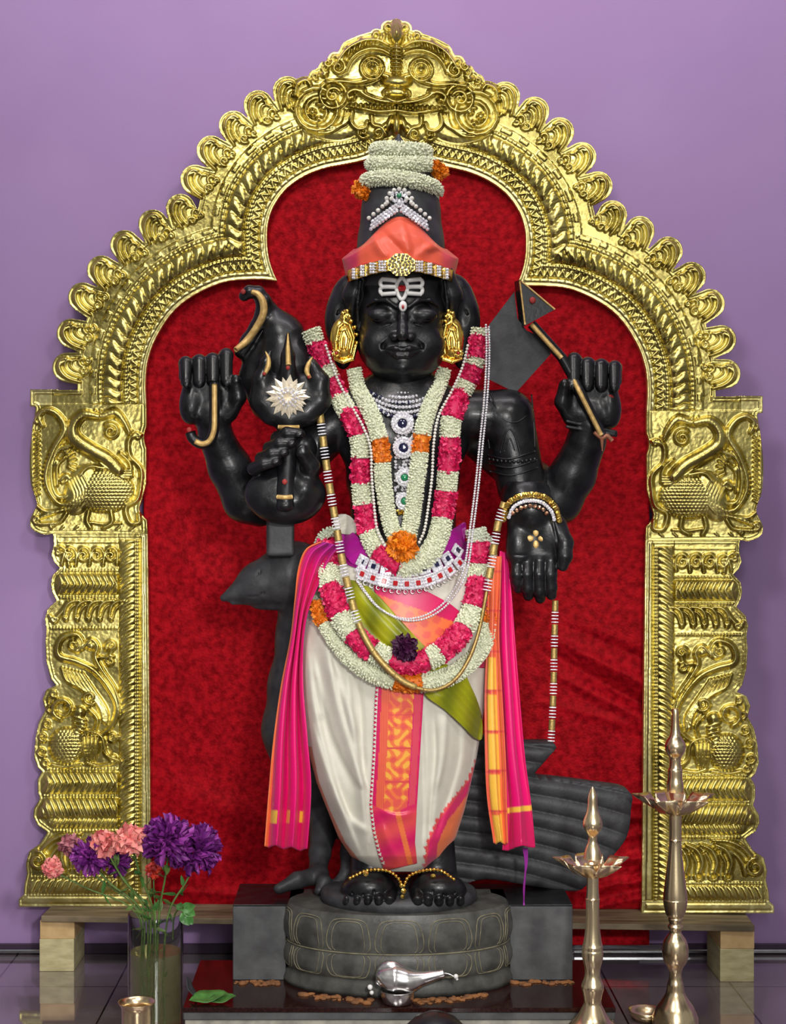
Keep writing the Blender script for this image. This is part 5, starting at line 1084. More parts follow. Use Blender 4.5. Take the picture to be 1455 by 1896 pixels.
# ================================================================== GARLANDS
def petal_tpl(n=4, m=5, curl=.6):
    u = np.linspace(-1, 1, n); v = np.linspace(0, 1, m); U, Vv = np.meshgrid(u, v, indexing='ij'); wdt = .55 * np.sin(np.pi * np.clip(Vv * .8 + .14, 0, 1)) + .05
    x = U * wdt; z = Vv; y = curl * Vv ** 2 * .7 + .35 * U ** 2 * Vv + .10 * np.sin(U * 5) * Vv
    return np.stack([x, y, z], -1).reshape(-1, 3), grid_faces(n, m)
PT = petal_tpl(); PT3 = petal_tpl(3, 4)
BT = sphere_t(6, 5); BT[0][:, 2] = BT[0][:, 2] * 1.0
def bloom_tube(q, r, kind, rr=None, dens=1.0, seed=0):
    """world path q (n,3), radius r (n) -> one mesh of florets over a core"""
    g = np.random.default_rng(seed); mb = MB(); n = len(q); r = np.broadcast_to(r, (n,)); t, a, b = frames(q)
    s = np.concatenate([[0], np.cumsum(np.linalg.norm(np.diff(q, axis=0), axis=1))]); L = s[-1]; rm = float(np.mean(r))
    col = {'white': srgb(234, 238, 208), 'pink': srgb(232, 28, 98), 'orange': srgb(244, 128, 20), 'greygreen': srgb(198, 208, 182), 'purple': srgb(84, 16, 84), 'pale': srgb(222, 228, 205)}[kind]
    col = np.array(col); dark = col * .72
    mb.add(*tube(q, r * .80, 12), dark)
    step = {'white': .0058, 'greygreen': .0055, 'pale': .0055, 'pink': .0074, 'orange': .0060, 'purple': .006}[kind] / dens
    ns = max(1, int(L / step)); nph = max(6, int(2 * math.pi * rm / step)); S, Ph = np.meshgrid((np.arange(ns) + .5) / ns * L, np.arange(nph) / nph * 2 * math.pi, indexing='ij')
    Ph = Ph + (np.arange(ns) % 2)[:, None] * math.pi / nph; S = S.ravel() + g.normal(0, step * .18, S.size); Ph = Ph.ravel() + g.normal(0, .12, Ph.size)
    it = lambda A: np.stack([np.interp(S, s, A[:, k]) for k in range(3)], 1)
    c_, a_, b_, t_ = it(q), it(a), it(b), it(t); rr_ = np.interp(S, s, r)
    nrm = np.cos(Ph)[:, None] * a_ + np.sin(Ph)[:, None] * b_; k = nrm[:, 1] < .35; c_, a_, b_, t_, rr_, nrm, S, Ph = c_[k], a_[k], b_[k], t_[k], rr_[k], nrm[k], S[k], Ph[k]; n = len(S)
    if kind in ('white', 'greygreen', 'pale'):
        d = nrm + t_ * g.normal(0, .55, (n, 1)) + np.cross(nrm, t_) * g.normal(0, .5, (n, 1)); sc = np.stack([g.uniform(.0019, .0027, n), g.uniform(.0019, .0027, n), g.uniform(.003, .0048, n)], 1)
        V, F = stamp(BT, c_ + nrm * (rr_ * .86)[:, None], rot_to(d), sc); cc = np.repeat(col * g.uniform(.82, 1.10, (n, 1)), len(BT[0]), 0); mb.add(V, F, np.clip(cc, 0, 1))
    else:
        for rep in range(2):
            d = nrm + t_ * g.normal(0, .75, (n, 1)) + np.cross(nrm, t_) * g.normal(0, .7, (n, 1)); sc = g.uniform(.0075, .0115, n) * (1.0 if kind == 'pink' else .8)
            V, F = stamp(PT, c_ + nrm * (rr_ * .55)[:, None] + g.normal(0, .001, (n, 3)), rot_to(d), sc); base = col * g.uniform(.75, 1.0, (n, 1)); base = base + (np.array([.75, .25, .38]) if kind == 'pink' else np.array([.9, .5, .1]) if kind == 'orange' else np.array([.2, .05, .2])) * (g.uniform(0, 1, (n, 1)) > .72) * .30
            mb.add(V, F, np.clip(np.repeat(base, len(PT[0]), 0), 0, 1))
    return mb
def near(q2, pt): return int(np.argmin(np.hypot(q2[:, 0] - pt[0], q2[:, 1] - pt[1])))
PN = {'white': 'white_florets', 'pink': 'pink_blossoms', 'orange': 'orange_blossoms', 'greygreen': 'pale_florets', 'purple': 'purple_blossom', 'pale': 'white_florets'}
def garland(name, path, rad, bounds, kinds, zf, label, extra=None, seed=0, off=0):
    th_ = thing(name, W(*path[len(path) // 2][:2], -110), label, 'garland', 'flower garlands')
    q = resample(catmull(path, 10), 3)[0]; z = zf(q[:, 0], q[:, 1]); r = np.interp(np.linspace(0, 1, len(q)), np.linspace(0, 1, len(rad)), rad)
    z = z - r * .75 - off; k = np.ones(9) / 9; z = np.convolve(np.pad(z, 4, 'edge'), k, 'valid'); Q = WA(q[:, 0], q[:, 1], z)
    ids = [0] + [near(q, p) for p in bounds] + [len(q) - 1]
    for i, kd in enumerate(kinds):
        i0, i1 = ids[i], ids[i + 1] + 1
        if i1 - i0 < 3: continue
        rs = r[i0:i1] * S0 * (1.08 if kd in ('pink', 'orange') else 1.0)
        bloom_tube(Q[i0:i1], rs, kd, seed=seed + i).build(PN[kd], M['petal'] if kd in ('pink', 'orange', 'purple') else M['white_flower'], th_)
    return th_, q, z
def blossom_ball(c, r, kind, seed=0, n=150, flat=.6, length=None):
    g = np.random.default_rng(seed); d = g.normal(0, 1, (n, 3)); d[:, 1] = -np.abs(d[:, 1]); d /= np.linalg.norm(d, axis=1)[:, None]
    col = np.array({'orange': srgb(250, 140, 20), 'purple': srgb(104, 20, 120), 'pinkp': srgb(240, 150, 140), 'pink': srgb(222, 26, 92), 'dpurple': srgb(70, 12, 60)}[kind])
    mb = MB(); mb.add(*stamp(sphere_t(10, 8), np.array([c]), np.eye(3)[None], np.array([[r * .5, r * .4, r * .5]])), col * .5)
    sc = g.uniform(.8, 1.15, n) * (length or r * .75); base = col * g.uniform(.65, 1.15, (n, 1)); pos = np.array(c) + d * np.array([r * .42, r * flat * .4, r * .42])
    V, F = stamp(PT, pos, rot_to(d + g.normal(0, .2, (n, 3))), np.stack([sc * .7, sc, sc], 1)); mb.add(V, F, np.clip(np.repeat(base, len(PT[0]), 0), 0, 1)); return mb
gpath = [(575, 610), (590, 650), (612, 700), (636, 750), (660, 792), (668, 832), (668, 880), (672, 930), (680, 975), (694, 1012), (720, 1040), (752, 1052), (788, 1034), (812, 992), (822, 940), (828, 890), (832, 835), (834, 785), (848, 742), (868, 700), (882, 660), (890, 608)]
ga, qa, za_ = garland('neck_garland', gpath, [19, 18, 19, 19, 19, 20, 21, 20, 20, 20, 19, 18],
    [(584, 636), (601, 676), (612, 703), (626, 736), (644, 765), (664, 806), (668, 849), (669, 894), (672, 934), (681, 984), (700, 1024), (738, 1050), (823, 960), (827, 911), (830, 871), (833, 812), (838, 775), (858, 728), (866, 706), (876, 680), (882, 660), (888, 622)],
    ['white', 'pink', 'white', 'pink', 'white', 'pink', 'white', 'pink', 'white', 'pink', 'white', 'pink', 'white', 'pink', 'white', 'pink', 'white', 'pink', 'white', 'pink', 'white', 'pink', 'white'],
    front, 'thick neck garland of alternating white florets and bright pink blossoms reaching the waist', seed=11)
ip = [(655, 682), (664, 720), (688, 768), (704, 820), (708, 870), (713, 920), (722, 968), (737, 1002), (752, 1002), (762, 962), (769, 905), (776, 855), (782, 800), (796, 752), (814, 712), (823, 682)]
gb, qb, zb_ = garland('inner_garland', ip, [14, 16, 16, 16, 15, 15, 16, 16, 16, 15, 13], [(703, 815), (706, 856), (778, 838), (781, 808)], ['white', 'orange', 'white', 'orange', 'white'], front,
    'slender white floret garland with two orange sections hanging in a V on the chest', seed=41, off=6)
blossom_ball(W(745, 1012, -118), .027, 'orange', 3, 190).build('orange_blossom', M['petal'], gb)
hp = [(604, 1000), (607, 1040), (612, 1085), (624, 1128), (646, 1165), (677, 1196), (714, 1218), (755, 1228), (798, 1218), (838, 1188), (866, 1150), (880, 1110), (885, 1060), (886, 1010), (880, 978)]
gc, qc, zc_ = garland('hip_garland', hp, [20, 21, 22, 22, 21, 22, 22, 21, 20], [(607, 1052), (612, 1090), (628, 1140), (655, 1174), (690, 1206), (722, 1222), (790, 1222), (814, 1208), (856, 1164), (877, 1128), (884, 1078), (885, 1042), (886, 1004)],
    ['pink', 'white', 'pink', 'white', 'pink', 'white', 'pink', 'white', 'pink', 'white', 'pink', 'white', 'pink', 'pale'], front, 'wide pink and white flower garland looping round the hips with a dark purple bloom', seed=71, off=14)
blossom_ball(W(750, 1200, -160), .024, 'dpurple', 5, 130).build('purple_blossom', M['petal'], gc)
op = [(628, 985), (602, 988), (587, 1018), (581, 1065), (583, 1110), (596, 1148), (620, 1186), (650, 1220), (692, 1248), (755, 1264), (815, 1258), (858, 1236), (892, 1200), (906, 1158), (911, 1110), (912, 1060), (905, 1008), (886, 984)]
gd, qd, zd_ = garland('outer_garland', op, [9, 9, 9, 11, 15, 17, 18, 19, 18, 17, 15, 12, 10, 10], [(583, 1120), (600, 1156), (730, 1260), (778, 1264), (907, 1152), (911, 1122)], ['greygreen', 'orange', 'white', 'orange', 'white', 'orange', 'pale'], front,
    'outermost hip garland, mostly white florets with three small orange sections', seed=91, off=8)
# crown rolls
def bunz(x, y):
    r = np.interp(y, [300, 340, 390, 450, 520], [60, 66, 71, 78, 86]); t = np.clip((x - 742) / r, -.98, .98); return 12 - r * np.sqrt(1 - t * t)
cw = thing('crown_garland', W(742, 355, 0), 'three stacked rolls of white florets wound round the top of the hair bun', 'garland', 'flower garlands')
for k, (y0, R_, rr, sag, tilt) in enumerate(((331, 65, 15.5, 18, 7), (304, 53, 15.5, 0, 0), (277, 45, 15.5, 4, 2))):
    th = np.linspace(-1.75, 1.75, 60) if k else np.linspace(-1.5, 1.62, 60)
    Q = WA(742 + (R_) * np.sin(th), y0 + sag * (1 - np.cos(th)) * .9 + tilt * np.sin(th), 8 - R_ * np.cos(th) * 1.0); bloom_tube(Q, rr * S0, 'white', seed=120 + k).build('floret_roll', M['white_flower'], cw)
for (x, y, z, r) in ((668, 350, -6, .018), (676, 358, -20, .014), (815, 318, -6, .016), (808, 308, -16, .012)): blossom_ball(W(x, y, z), r, 'orange', int(x), 90).build('orange_blossom', M['petal'], cw)
mb = MB(); V, F = lathe([(.001, .014), (.007, .006), (.010, 0), (.012, -.01)], W(738, 262, 10), 20); mesh('crown_tip', V, F, M['stone'], st)
# ================================================================== JEWELLERY
GT = (np.array([[0, 0, 1.0]] + [[math.cos(a), math.sin(a), .35] for a in np.arange(8) * math.pi / 4] + [[math.cos(a), math.sin(a), 0] for a in np.arange(8) * math.pi / 4]),
      np.array([[0, 1 + i, 1 + (i + 1) % 8, 1 + (i + 1) % 8] for i in range(8)] + [[1 + i, 9 + i, 9 + (i + 1) % 8, 1 + (i + 1) % 8] for i in range(8)]))
def gems(pts, r, name, mat, parent, tilt=.25, smooth=False, flat=1.0):
    """pts: list of (x,y,z) in the statue frame; r in px"""
    pts = np.asarray(pts, float); n = len(pts); pos = WA(pts[:, 0], pts[:, 1], pts[:, 2]); d = np.tile([0, -1.0, .1], (n, 1)) + rng.normal(0, tilt, (n, 3)) * [1, .2, 1]
    rr = np.broadcast_to(np.asarray(r, float), (n,)) * S0; mb = MB(); mb.add(*stamp(GT if not smooth else sphere_t(8, 6), pos, rot_to(d), np.stack([rr, rr, rr * flat], 1)))
    return mb.build(name, mat, parent, smooth=smooth)
def along(path, step, zf, off=0.0):
    q = resample(catmull(path, 10), step)[0]; z = zf(q[:, 0], q[:, 1]) - off; z = np.convolve(np.pad(z, 4, 'edge'), np.ones(9) / 9, 'valid') if len(z) > 9 else z; return np.stack([q[:, 0], q[:, 1], z], 1)
def roset(cx, cy, z, r, parent, cmat='sapphire', cr=.42, name='pendant', gold=False):
    n1 = max(8, int(2 * math.pi * r / 5.5)); a = np.arange(n1) * 2 * math.pi / n1
    pts = [(cx + r * .86 * math.cos(t), cy + r * .86 * math.sin(t), z) for t in a] + [(cx + r * .58 * math.cos(t + .2), cy + r * .58 * math.sin(t + .2), z - 2) for t in a[::1]]
    o = gems(pts, r * .17 if r > 12 else 2.2, name, M['gold' if gold else 'diamond'], parent)
    V, F = stamp(sphere_t(14, 8), np.array([W(cx, cy, z - 1)]), np.eye(3)[None], np.array([[r * cr * S0, .004, r * cr * S0]])); mesh('centre_stone', V, F, M[cmat], o); return o
nk = thing('jewelled_necklace', W(746, 800, -80), 'sparkling choker and long row of diamond pendants down the centre of the chest', 'necklace')
for k, (y0, hw0) in enumerate(((716, 50), (724, 55), (732, 58), (741, 60), (750, 60), (760, 56), (769, 50))):
    if k in (3, 6): pts = along([(746 - hw0, y0 - 14), (746 - hw0 * .5, y0), (746, y0 + 5), (746 + hw0 * .5, y0), (746 + hw0, y0 - 14)], 11, front, 7); gems(pts, 4.2, 'dark_bead_row', M['sapphire'], nk, smooth=True)
    pts = along([(746 - hw0, y0 - 14), (746 - hw0 * .5, y0), (746, y0 + 4), (746 + hw0 * .5, y0), (746 + hw0, y0 - 14)], 6.2, front, 6); gems(pts, 3.3, 'stone_row', M['diamond'], nk)
for (x, y, r, cm_, cr) in ((745, 784, 21, 'sapphire', .42), (747, 829, 20, 'sapphire', .62), (749, 884, 17, 'emerald', .38), (749, 928, 17, 'emerald', .38)): roset(x, y, float(front(x, y)) - 12, r, nk, cm_, cr)
pts = []
for y in np.arange(776, 945, 6.0):
    for x in np.arange(727, 772, 6.2): 
        if min(abs(y - 784) + abs(x - 745), abs(y - 829) + abs(x - 747)) > 24 and rng.uniform() > .22 and abs(x - 748) < 22 - (y - 776) * .05: pts.append((x + rng.normal(0, 1), y + rng.normal(0, 1), float(front(x, y)) - 5))
gems(pts, 2.9, 'stone_field', M['diamond'], nk)
gems([(742 + k * 4 - 6, 946 + (k % 2) * 5, -82) for k in range(5)], 3.5, 'gold_drop', M['gold'], nk)
# pearl chains
def chain(path, r, step, zf, off, label, cat='chain', mat='pearl', both=None, grp='bead chains'):
    t_ = thing('bead_chain', W(*path[0], -60), label, cat, grp)
    for j, pth in enumerate([path] + ([both] if both else [])):
        pts = along(pth, step, zf, off); gems(pts, r, 'bead_strand', M[mat], t_, smooth=True); mb = MB(); mb.add(*tube(WA(*pts.T), .0007, 5)); mb.build('thread', M['gold_paint'], t_)
    return t_
def shift(p, dx, dy=0): return [(a + dx, b + dy) for a, b in p]
chain([(603, 640), (624, 700), (650, 750), (672, 790), (686, 830), (688, 880), (692, 930), (698, 980), (712, 1010)], 3.0, 6.2, front, 34, 'pearl string lying along the left inner edge of the pink and white neck garland')
chain([(866, 640), (856, 680), (836, 725), (812, 770), (803, 820), (800, 880), (794, 930), (786, 980), (776, 1004)], 3.0, 6.2, front, 34, 'pearl string lying along the right inner edge of the pink and white neck garland')
zr = lambda x, y: np.interp(y, [600, 700, 900, 1000, 1080, 1150], [-40, -62, -90, -112, -132, -140])
pL = [(905, 606), (906, 660), (902, 740), (894, 820), (886, 900), (876, 980), (866, 1050), (850, 1090), (822, 1125), (785, 1146), (745, 1148), (705, 1128), (680, 1100), (668, 1082)]
chain(pL, 2.4, 4.8, lambda x, y: np.where(x > 845, zr(x, y), front(x, y) - 14), 4, 'long double bead chain swinging from the right shoulder down across the hips', both=shift(pL, -5.5, -4), mat='diamond')
# gold and crystal ribbon chain
def ribbon(name, path, label, zf, off, segs=True, w=7.8, plain=None, cat='chain'):
    t_ = thing(name, W(*path[len(path) // 2], -100), label, cat, 'ribbon chains'); q, s = resample(catmull(path, 10), 2.0); z = zf(q[:, 0], q[:, 1]) - off; z = np.convolve(np.pad(z, 6, 'edge'), np.ones(13) / 13, 'valid'); t = np.gradient(q, axis=0); t /= np.linalg.norm(t, axis=1)[:, None]; nrm = np.stack([t[:, 1], -t[:, 0]], 1)
    i = 0; k = 0
    while i < len(q) - 4:
        pl_ = plain is not None and plain(q[i]); L = (30 if pl_ else (10 if k % 2 == 0 else 12)); j = min(len(q) - 1, i + L)
        if k % 2 == 0 or pl_:
            wq = w * .75 * np.where(q[i:j + 1, 0] > 770, .5, 1)[:, None] if pl_ else w * .85; a, b = q[i:j + 1] + nrm[i:j + 1] * wq, q[i:j + 1] - nrm[i:j + 1] * wq; zz_ = z[i:j + 1]
            V = np.concatenate([WA(a[:, 0], a[:, 1], zz_), WA(q[i:j + 1, 0], q[i:j + 1, 1], zz_ - 4), WA(b[:, 0], b[:, 1], zz_)]).reshape(3, j - i + 1, 3); mesh('gold_link', V, grid_faces(3, j - i + 1), M['zari'], t_, thick=.0015)
        else:
            mb = MB()
            for m in range(i + 1, j, 3): p = np.stack([q[m] + nrm[m] * w * u for u in np.linspace(-1, 1, 5)]); mb.add(*tube(WA(p[:, 0], p[:, 1], z[m] - 3 - 2 * np.sqrt(1 - np.linspace(-.9, .9, 5) ** 2)), [.0010, .0016, .0018, .0016, .0010], 6))
            mb.build('crystal_bundle', M['diamond'], t_)
        i = j; k += 1
    return t_
rl = [(592, 764), (600, 830), (610, 900), (622, 970), (634, 1040), (648, 1100), (664, 1155), (690, 1205), (722, 1242), (758, 1268), (800, 1278), (838, 1262), (866, 1224), (886, 1170), (900, 1100), (912, 1030), (922, 970), (934, 930)]
ribbon('ribbon_chain', rl, 'long gold ribbon chain with crystal bundles looping from the trident hand below the hip garlands', lambda x, y: np.minimum(front(x, y) - np.interp(y, [760, 950, 1100, 1280], [22, 26, 48, 50]), np.interp(y, [760, 1000, 1100], [-50, -70, -100])), 6, plain=lambda p: p[1] > 1150)
ribbon('hanging_ribbon_chain', [(1028, 1112), (1026, 1200), (1024, 1290), (1020, 1376)], 'straight end of a gold and crystal chain hanging below the open hand', lambda x, y: np.full(np.shape(x), -30.0), 0, w=6.5)
# wrist bangle
bg_ = thing('gold_bangle', W(985, 920, -20), 'curved gold and crystal bangle resting over the wrist above the open hand', 'bangle')
bz = lambda x, y: -38 - 50 * np.sqrt(np.clip(1 - ((x - 984) / 60) ** 2, 0, 1))
gems(along([(932, 962), (940, 934), (960, 920), (985, 916), (1010, 922), (1028, 940), (1035, 964)], 4.6, bz, 2), 5.6, 'outer_gold_beads', M['gold'], bg_)
gems(along([(942, 958), (950, 940), (966, 930), (985, 927), (1004, 931), (1020, 946), (1026, 962)], 4.6, bz, 3), 3.6, 'crystal_row', M['diamond'], bg_)
gems(along([(950, 950), (966, 940), (985, 937), (1002, 941), (1012, 950)], 9, bz, 4), 3.8, 'dangling_gold_beads', M['copper'], bg_)
# waist belt
bt = thing('jewelled_belt', W(748, 1070, -120), 'wide belt of two rows of square white stones with red and blue centres', 'belt')
lo_ = [(664, 1060), (690, 1070), (720, 1078), (750, 1081), (780, 1078), (810, 1068), (838, 1052), (856, 1038)]; up_ = [(664, 1036), (690, 1048), (720, 1055), (750, 1058), (780, 1054), (810, 1044), (838, 1028), (852, 1014)]
for rw, (pth, n) in enumerate(((up_, 9), (lo_, 10))):
    q = resample(catmull(pth, 10), 1)[0]; ii = np.linspace(8, len(q) - 9, n).astype(int)
    for j, i in enumerate(ii):
        x, y = q[i]; z = float(front(x, y)) - 20; tq = q[min(len(q) - 1, i + 5)] - q[max(0, i - 5)]; an = math.atan2(tq[1], tq[0]); z2 = float(front(x + 9, y)) - float(front(x - 9, y)); ya = math.atan2(z2, 18)
        ca, sa = math.cos(an), math.sin(an); o = np.array(W(x, y, z)); ux = np.array([ca * math.cos(ya), math.sin(ya), -sa]); ux /= np.linalg.norm(ux); uz = np.array([sa, 0, ca]); uy = np.cross(uz, ux); Rm = np.stack([ux, uy, uz], 1)
        V, F = box((0, 0, 0), (.0262, .006, .0265), .0015); pl_ = mesh('belt_plate', V @ Rm.T + o, [tuple(dict.fromkeys(f)) for f in F], M['diamond'], bt, smooth=False)
        V, F = box((0, -.004, 0), (.0100, .004, .0110), .001); mesh('gem', V @ Rm.T + o, [tuple(dict.fromkeys(f)) for f in F], M['sapphire' if (rw == 0) else 'ruby'], pl_, smooth=False)
        ed = [(u, v) for u in (-.0095, -.0032, .0032, .0095) for v in (-.0100, .0100)] + [(u, v) for u in (-.0095, .0095) for v in (-.0033, .0033)]; mb = MB()
        mb.add(*stamp(GT, np.array([(np.array([u, -.0032, v]) @ Rm.T) + o for u, v in ed]), np.tile((Rm @ np.array([[1, 0, 0], [0, 0, -1], [0, 1, 0]]))[None], (len(ed), 1, 1)), .0026)); mb.build('stone_frame', M['diamond'], pl_, smooth=False)
pts = along([(a, b + 15) for a, b in lo_], 13, front, 18)
mb = MB()
for p in pts: an = np.linspace(0, 2 * math.pi, 13); mb.add(*tube(WA(p[0] + 4 * np.cos(an), p[1] + 4 * np.sin(an), p[2] + 0 * an), .0012, 5))
mb.build('ring_fringe', M['silver'], bt)
gems([(666 + rng.normal(0, 5), 1034 + k * 3.6, float(front(668, 1040)) - 24) for k in range(14)], 4, 'stone_clasp', M['diamond'], bt)
# head jewels
def hz(x, y):
    x = np.asarray(x, float); y = np.asarray(y, float); a = -86 * np.sqrt(np.clip(1 - ((x - 745) / 84) ** 2 - ((y - 590) / 100) ** 2, 0.01, 1)); b = 10 - 84 * np.sqrt(np.clip(1 - ((x - 745) / 92) ** 2 - ((y - 520) / 50) ** 2, .01, 1)); return np.minimum(a, b) - 2
fm = thing('forehead_ornament', W(743, 545, -90), 'white enamel three-bar forehead ornament with a red centre stone and drop', 'jewel')
mb = MB()
for sx in (-1, 1):
    for (y0, y1, y2) in ((517, 518, 520), (531, 531, 532), (545, 544, 543)):
        p = [(743 + sx * 36, y0), (743 + sx * 22, y1), (743 + sx * 8, y2)]; q = resample(catmull(p, 6), 3)[0]; mb.add(*tube(WA(q[:, 0], q[:, 1], hz(q[:, 0], q[:, 1]) - 4), .0050, 8))
    for (ya, yb) in ((517, 531), (531, 545)):
        an = np.linspace(-1.57, 1.57, 9); xq = 743 + sx * (33 + 6 * np.cos(an)); yq = (ya + yb) / 2 + (yb - ya) / 2 * np.sin(an); mb.add(*tube(WA(xq, yq, hz(xq, yq) - 4), .0048, 8))
q = resample(catmull([(744, 513), (736, 523), (734, 534), (737, 546), (744, 555), (751, 546), (754, 534), (752, 523), (744, 513)], 6), 3)[0]; mb.add(*tube(WA(q[:, 0], q[:, 1], hz(q[:, 0], q[:, 1]) - 3), .0046, 8))
mb.build('enamel_bars', M['white_bead'], fm)
V, F = stamp(GT, np.array([W(744, 534, float(hz(744, 534)) - 3)]), rot_to(np.array([[0, -1.0, 0]]), 0), np.array([[.014, .007, .006]])); o = mesh('red_stone', V, F, M['ruby'], fm, smooth=False)
V, F = stamp(sphere_t(14, 10), np.array([W(746, 567, -95)]), np.eye(3)[None], np.array([[.009, .004, .012]])); o = mesh('drop', V, F, M['white_bead'], fm)
V, F = stamp(sphere_t(10, 7), np.array([W(746, 568, -98.5)]), np.eye(3)[None], np.array([[.003, .002, .005]])); mesh('drop_centre', V, F, M['ruby'], o)
zari = 1
hb = thing('jewelled_headband', W(741, 500, -95), 'gold headband of glittering squares with a raised central medallion below the orange turban', 'headband')
def hbz(x): t = np.clip((x - 741) / 104, -.98, .98); return -100 * np.sqrt(1 - t * t)
def hby(x): return 489 + 22 * (np.abs(x - 741) / 95) ** 1.7
xs_ = np.linspace(-96, 96, 60); mb = MB(); v0 = np.stack([WA(741 + xs_, hby(741 + xs_) + o_, hbz(741 + xs_) - 1) for o_ in (-11, 11)]); mb.add(v0, grid_faces(2, 60)); mb.build('gold_strip', M['gold'], hb, thick=.003)
for x in (-84, -68, -50, -33, 35, 52, 69, 84):
    xx = 741 + x; z = hbz(xx); wdt = 15 * math.sqrt(1 - (x / 106) ** 2) + 2; y0 = hby(xx)
    V, F = box((0, 0, 0), (wdt * S0, .006, .026), .001); an = math.asin(x / 106); Rm = np.array([[math.cos(an), -math.sin(an), 0], [math.sin(an), math.cos(an), 0], [0, 0, 1]])
    pl_ = mesh('square_plate', V @ Rm.T + np.array(W(xx, y0, z - 3)), [tuple(dict.fromkeys(f)) for f in F], M['gold'], hb, smooth=False)
    gems([(xx + (u - 1) * wdt * .32, y0 + (v - 1.5) * 5.2, z - 6) for u in range(3) for v in range(4)], 2.7, 'stones', M['diamond'], pl_)
an = np.arange(8) * math.pi / 4 + math.pi / 8; pts8 = [(743 + 27 * math.cos(a), 490 + 22 * math.sin(a)) for a in an]
V = np.concatenate([WA([p[0] for p in pts8], [p[1] for p in pts8], [-104] * 8), WA([p[0] for p in pts8], [p[1] for p in pts8], [-98] * 8)])
md = mesh('medallion', V, [tuple(range(8)), tuple(range(15, 7, -1))] + [(i, (i + 1) % 8, (i + 1) % 8 + 8, i + 8) for i in range(8)], M['gold'], hb, smooth=False)
gems([(743 + r_ * math.cos(a), 490 + r_ * .82 * math.sin(a), -107) for r_, n in ((4, 3), (10, 9), (16, 13), (22, 18)) for a in np.arange(n) * 2 * math.pi / n], 3.0, 'stones', pm('pale_gold_stones', (.9, .82, .5), .1, .9), md)
cr_ = thing('silver_crest', W(739, 400, -70), 'silver crest of clear stones shaped like an upturned V above the turban', 'jewel')
pts = []; prl = []
for sx in (-1, 1):
    for k in range(10):
        for j in range(3): t = k / 9; pts.append((739 + sx * (4 + 48 * t) - sx * j * 1.5, 386 + 34 * t - j * 7 + 4, None))
    for k in range(6): t = k / 5; prl.append((739 + sx * (14 + 42 * t), 368 + 36 * t, None))
for k in range(26): a = rng.uniform(math.pi, 2 * math.pi); r_ = rng.uniform(4, 22); pts.append((739 + r_ * 1.1 * math.cos(a), 376 + r_ * 1.15 * math.sin(a), None))
for k in range(9): a = math.pi + k * math.pi / 8; prl.append((739 + 25 * math.cos(a), 378 + 28 * math.sin(a), None))
fz_ = lambda L, o: [(x, y, float(bunz(x, y)) - o - (y > 385) * 8) for x, y, _ in L]
gems(fz_(pts, 8), 3.6, 'clear_stones', M['diamond'], cr_); gems(fz_(prl, 9), 4.4, 'pearl_edge', M['pearl'], cr_, smooth=True)
V, F = stamp(sphere_t(12, 8), np.array([W(739, 362, -72)]), np.eye(3)[None], np.array([[.006, .004, .006]])); mesh('green_stone', V, F, M['emerald'], cr_)
# earrings
for sx, x0, y0 in ((-1, 635, 620), (1, 838, 620)):
    e = thing('gold_earring', W(x0, y0 + 45, -30), 'embossed gold ear ornament covering the %s' % ('ear at left of the face' if sx < 0 else 'ear at right of the face'), 'earring', 'gold ear ornaments')
    E_ = Sculpt((x0 - 42, y0 - 62, -75), (x0 + 42, y0 + 62, 0), 1.2); m_ = lambda u: x0 + sx * u; k_ = 1.0 if sx < 0 else .86
    E_.ell((m_(0), y0 + 8, -30), (24 * k_, 40, 9), 5); E_.ell((m_(-6), y0 - 34, -32), (11, 14, 8), 4)
    E_.chain([(m_(-14), y0 + 34, -40), (m_(-20 * k_), y0 + 6, -40), (m_(-12), y0 - 18, -40), (m_(-2), y0 - 24, -40), (m_(8), y0 - 14, -40), (m_(14 * k_), y0 + 14, -40), (m_(12), y0 + 34, -40)], [3.4] * 7, 1.5)
    E_.chain([(m_(-7), y0 + 28, -42), (m_(-11), y0 + 6, -42), (m_(-5), y0 - 10, -42), (m_(2), y0 - 8, -42), (m_(7), y0 + 10, -42), (m_(6), y0 + 28, -42)], [2.8] * 6, 1.5)
    E_.chain([(m_(-1), y0 + 24, -43), (m_(-2), y0 + 4, -43)], [3.4, 2.6], 1.5)
    E_.chain([(m_(-24 * k_), y0 + 20, -38), (m_(-18), y0 + 44, -38), (m_(0), y0 + 50, -38), (m_(16), y0 + 44, -38)], [3.5, 4, 4, 3], 1.5)
    for k in range(9): a = 1.9 + k * .36; E_.ell((m_(26 * k_ * math.cos(a)), y0 + 8 - 42 * math.sin(a) * (-1), -34), (4, 4, 4), 1.5)
    for q_ in ((-8, -44), (0, -40), (-12, -34), (-2, -30)): E_.ell((m_(q_[0]), y0 + q_[1], -38), (4.5, 4.5, 4.5), 1.5)
    E_.build('embossed_plate', M['gold'], e); roset(m_(12 * k_), y0 + 34, -44, 9, e, 'ruby', .3, 'small_rosette', gold=True)
ns = thing('nose_jewel', W(688, 650, -70), 'tiny gold stud shining beside the cheek', 'jewel'); V, F = stamp(sphere_t(12, 8), np.array([W(689, 650, -72)]), np.eye(3)[None], np.array([[.0065, .004, .0065]])); mesh('stud', V, F, M['gold'], ns)
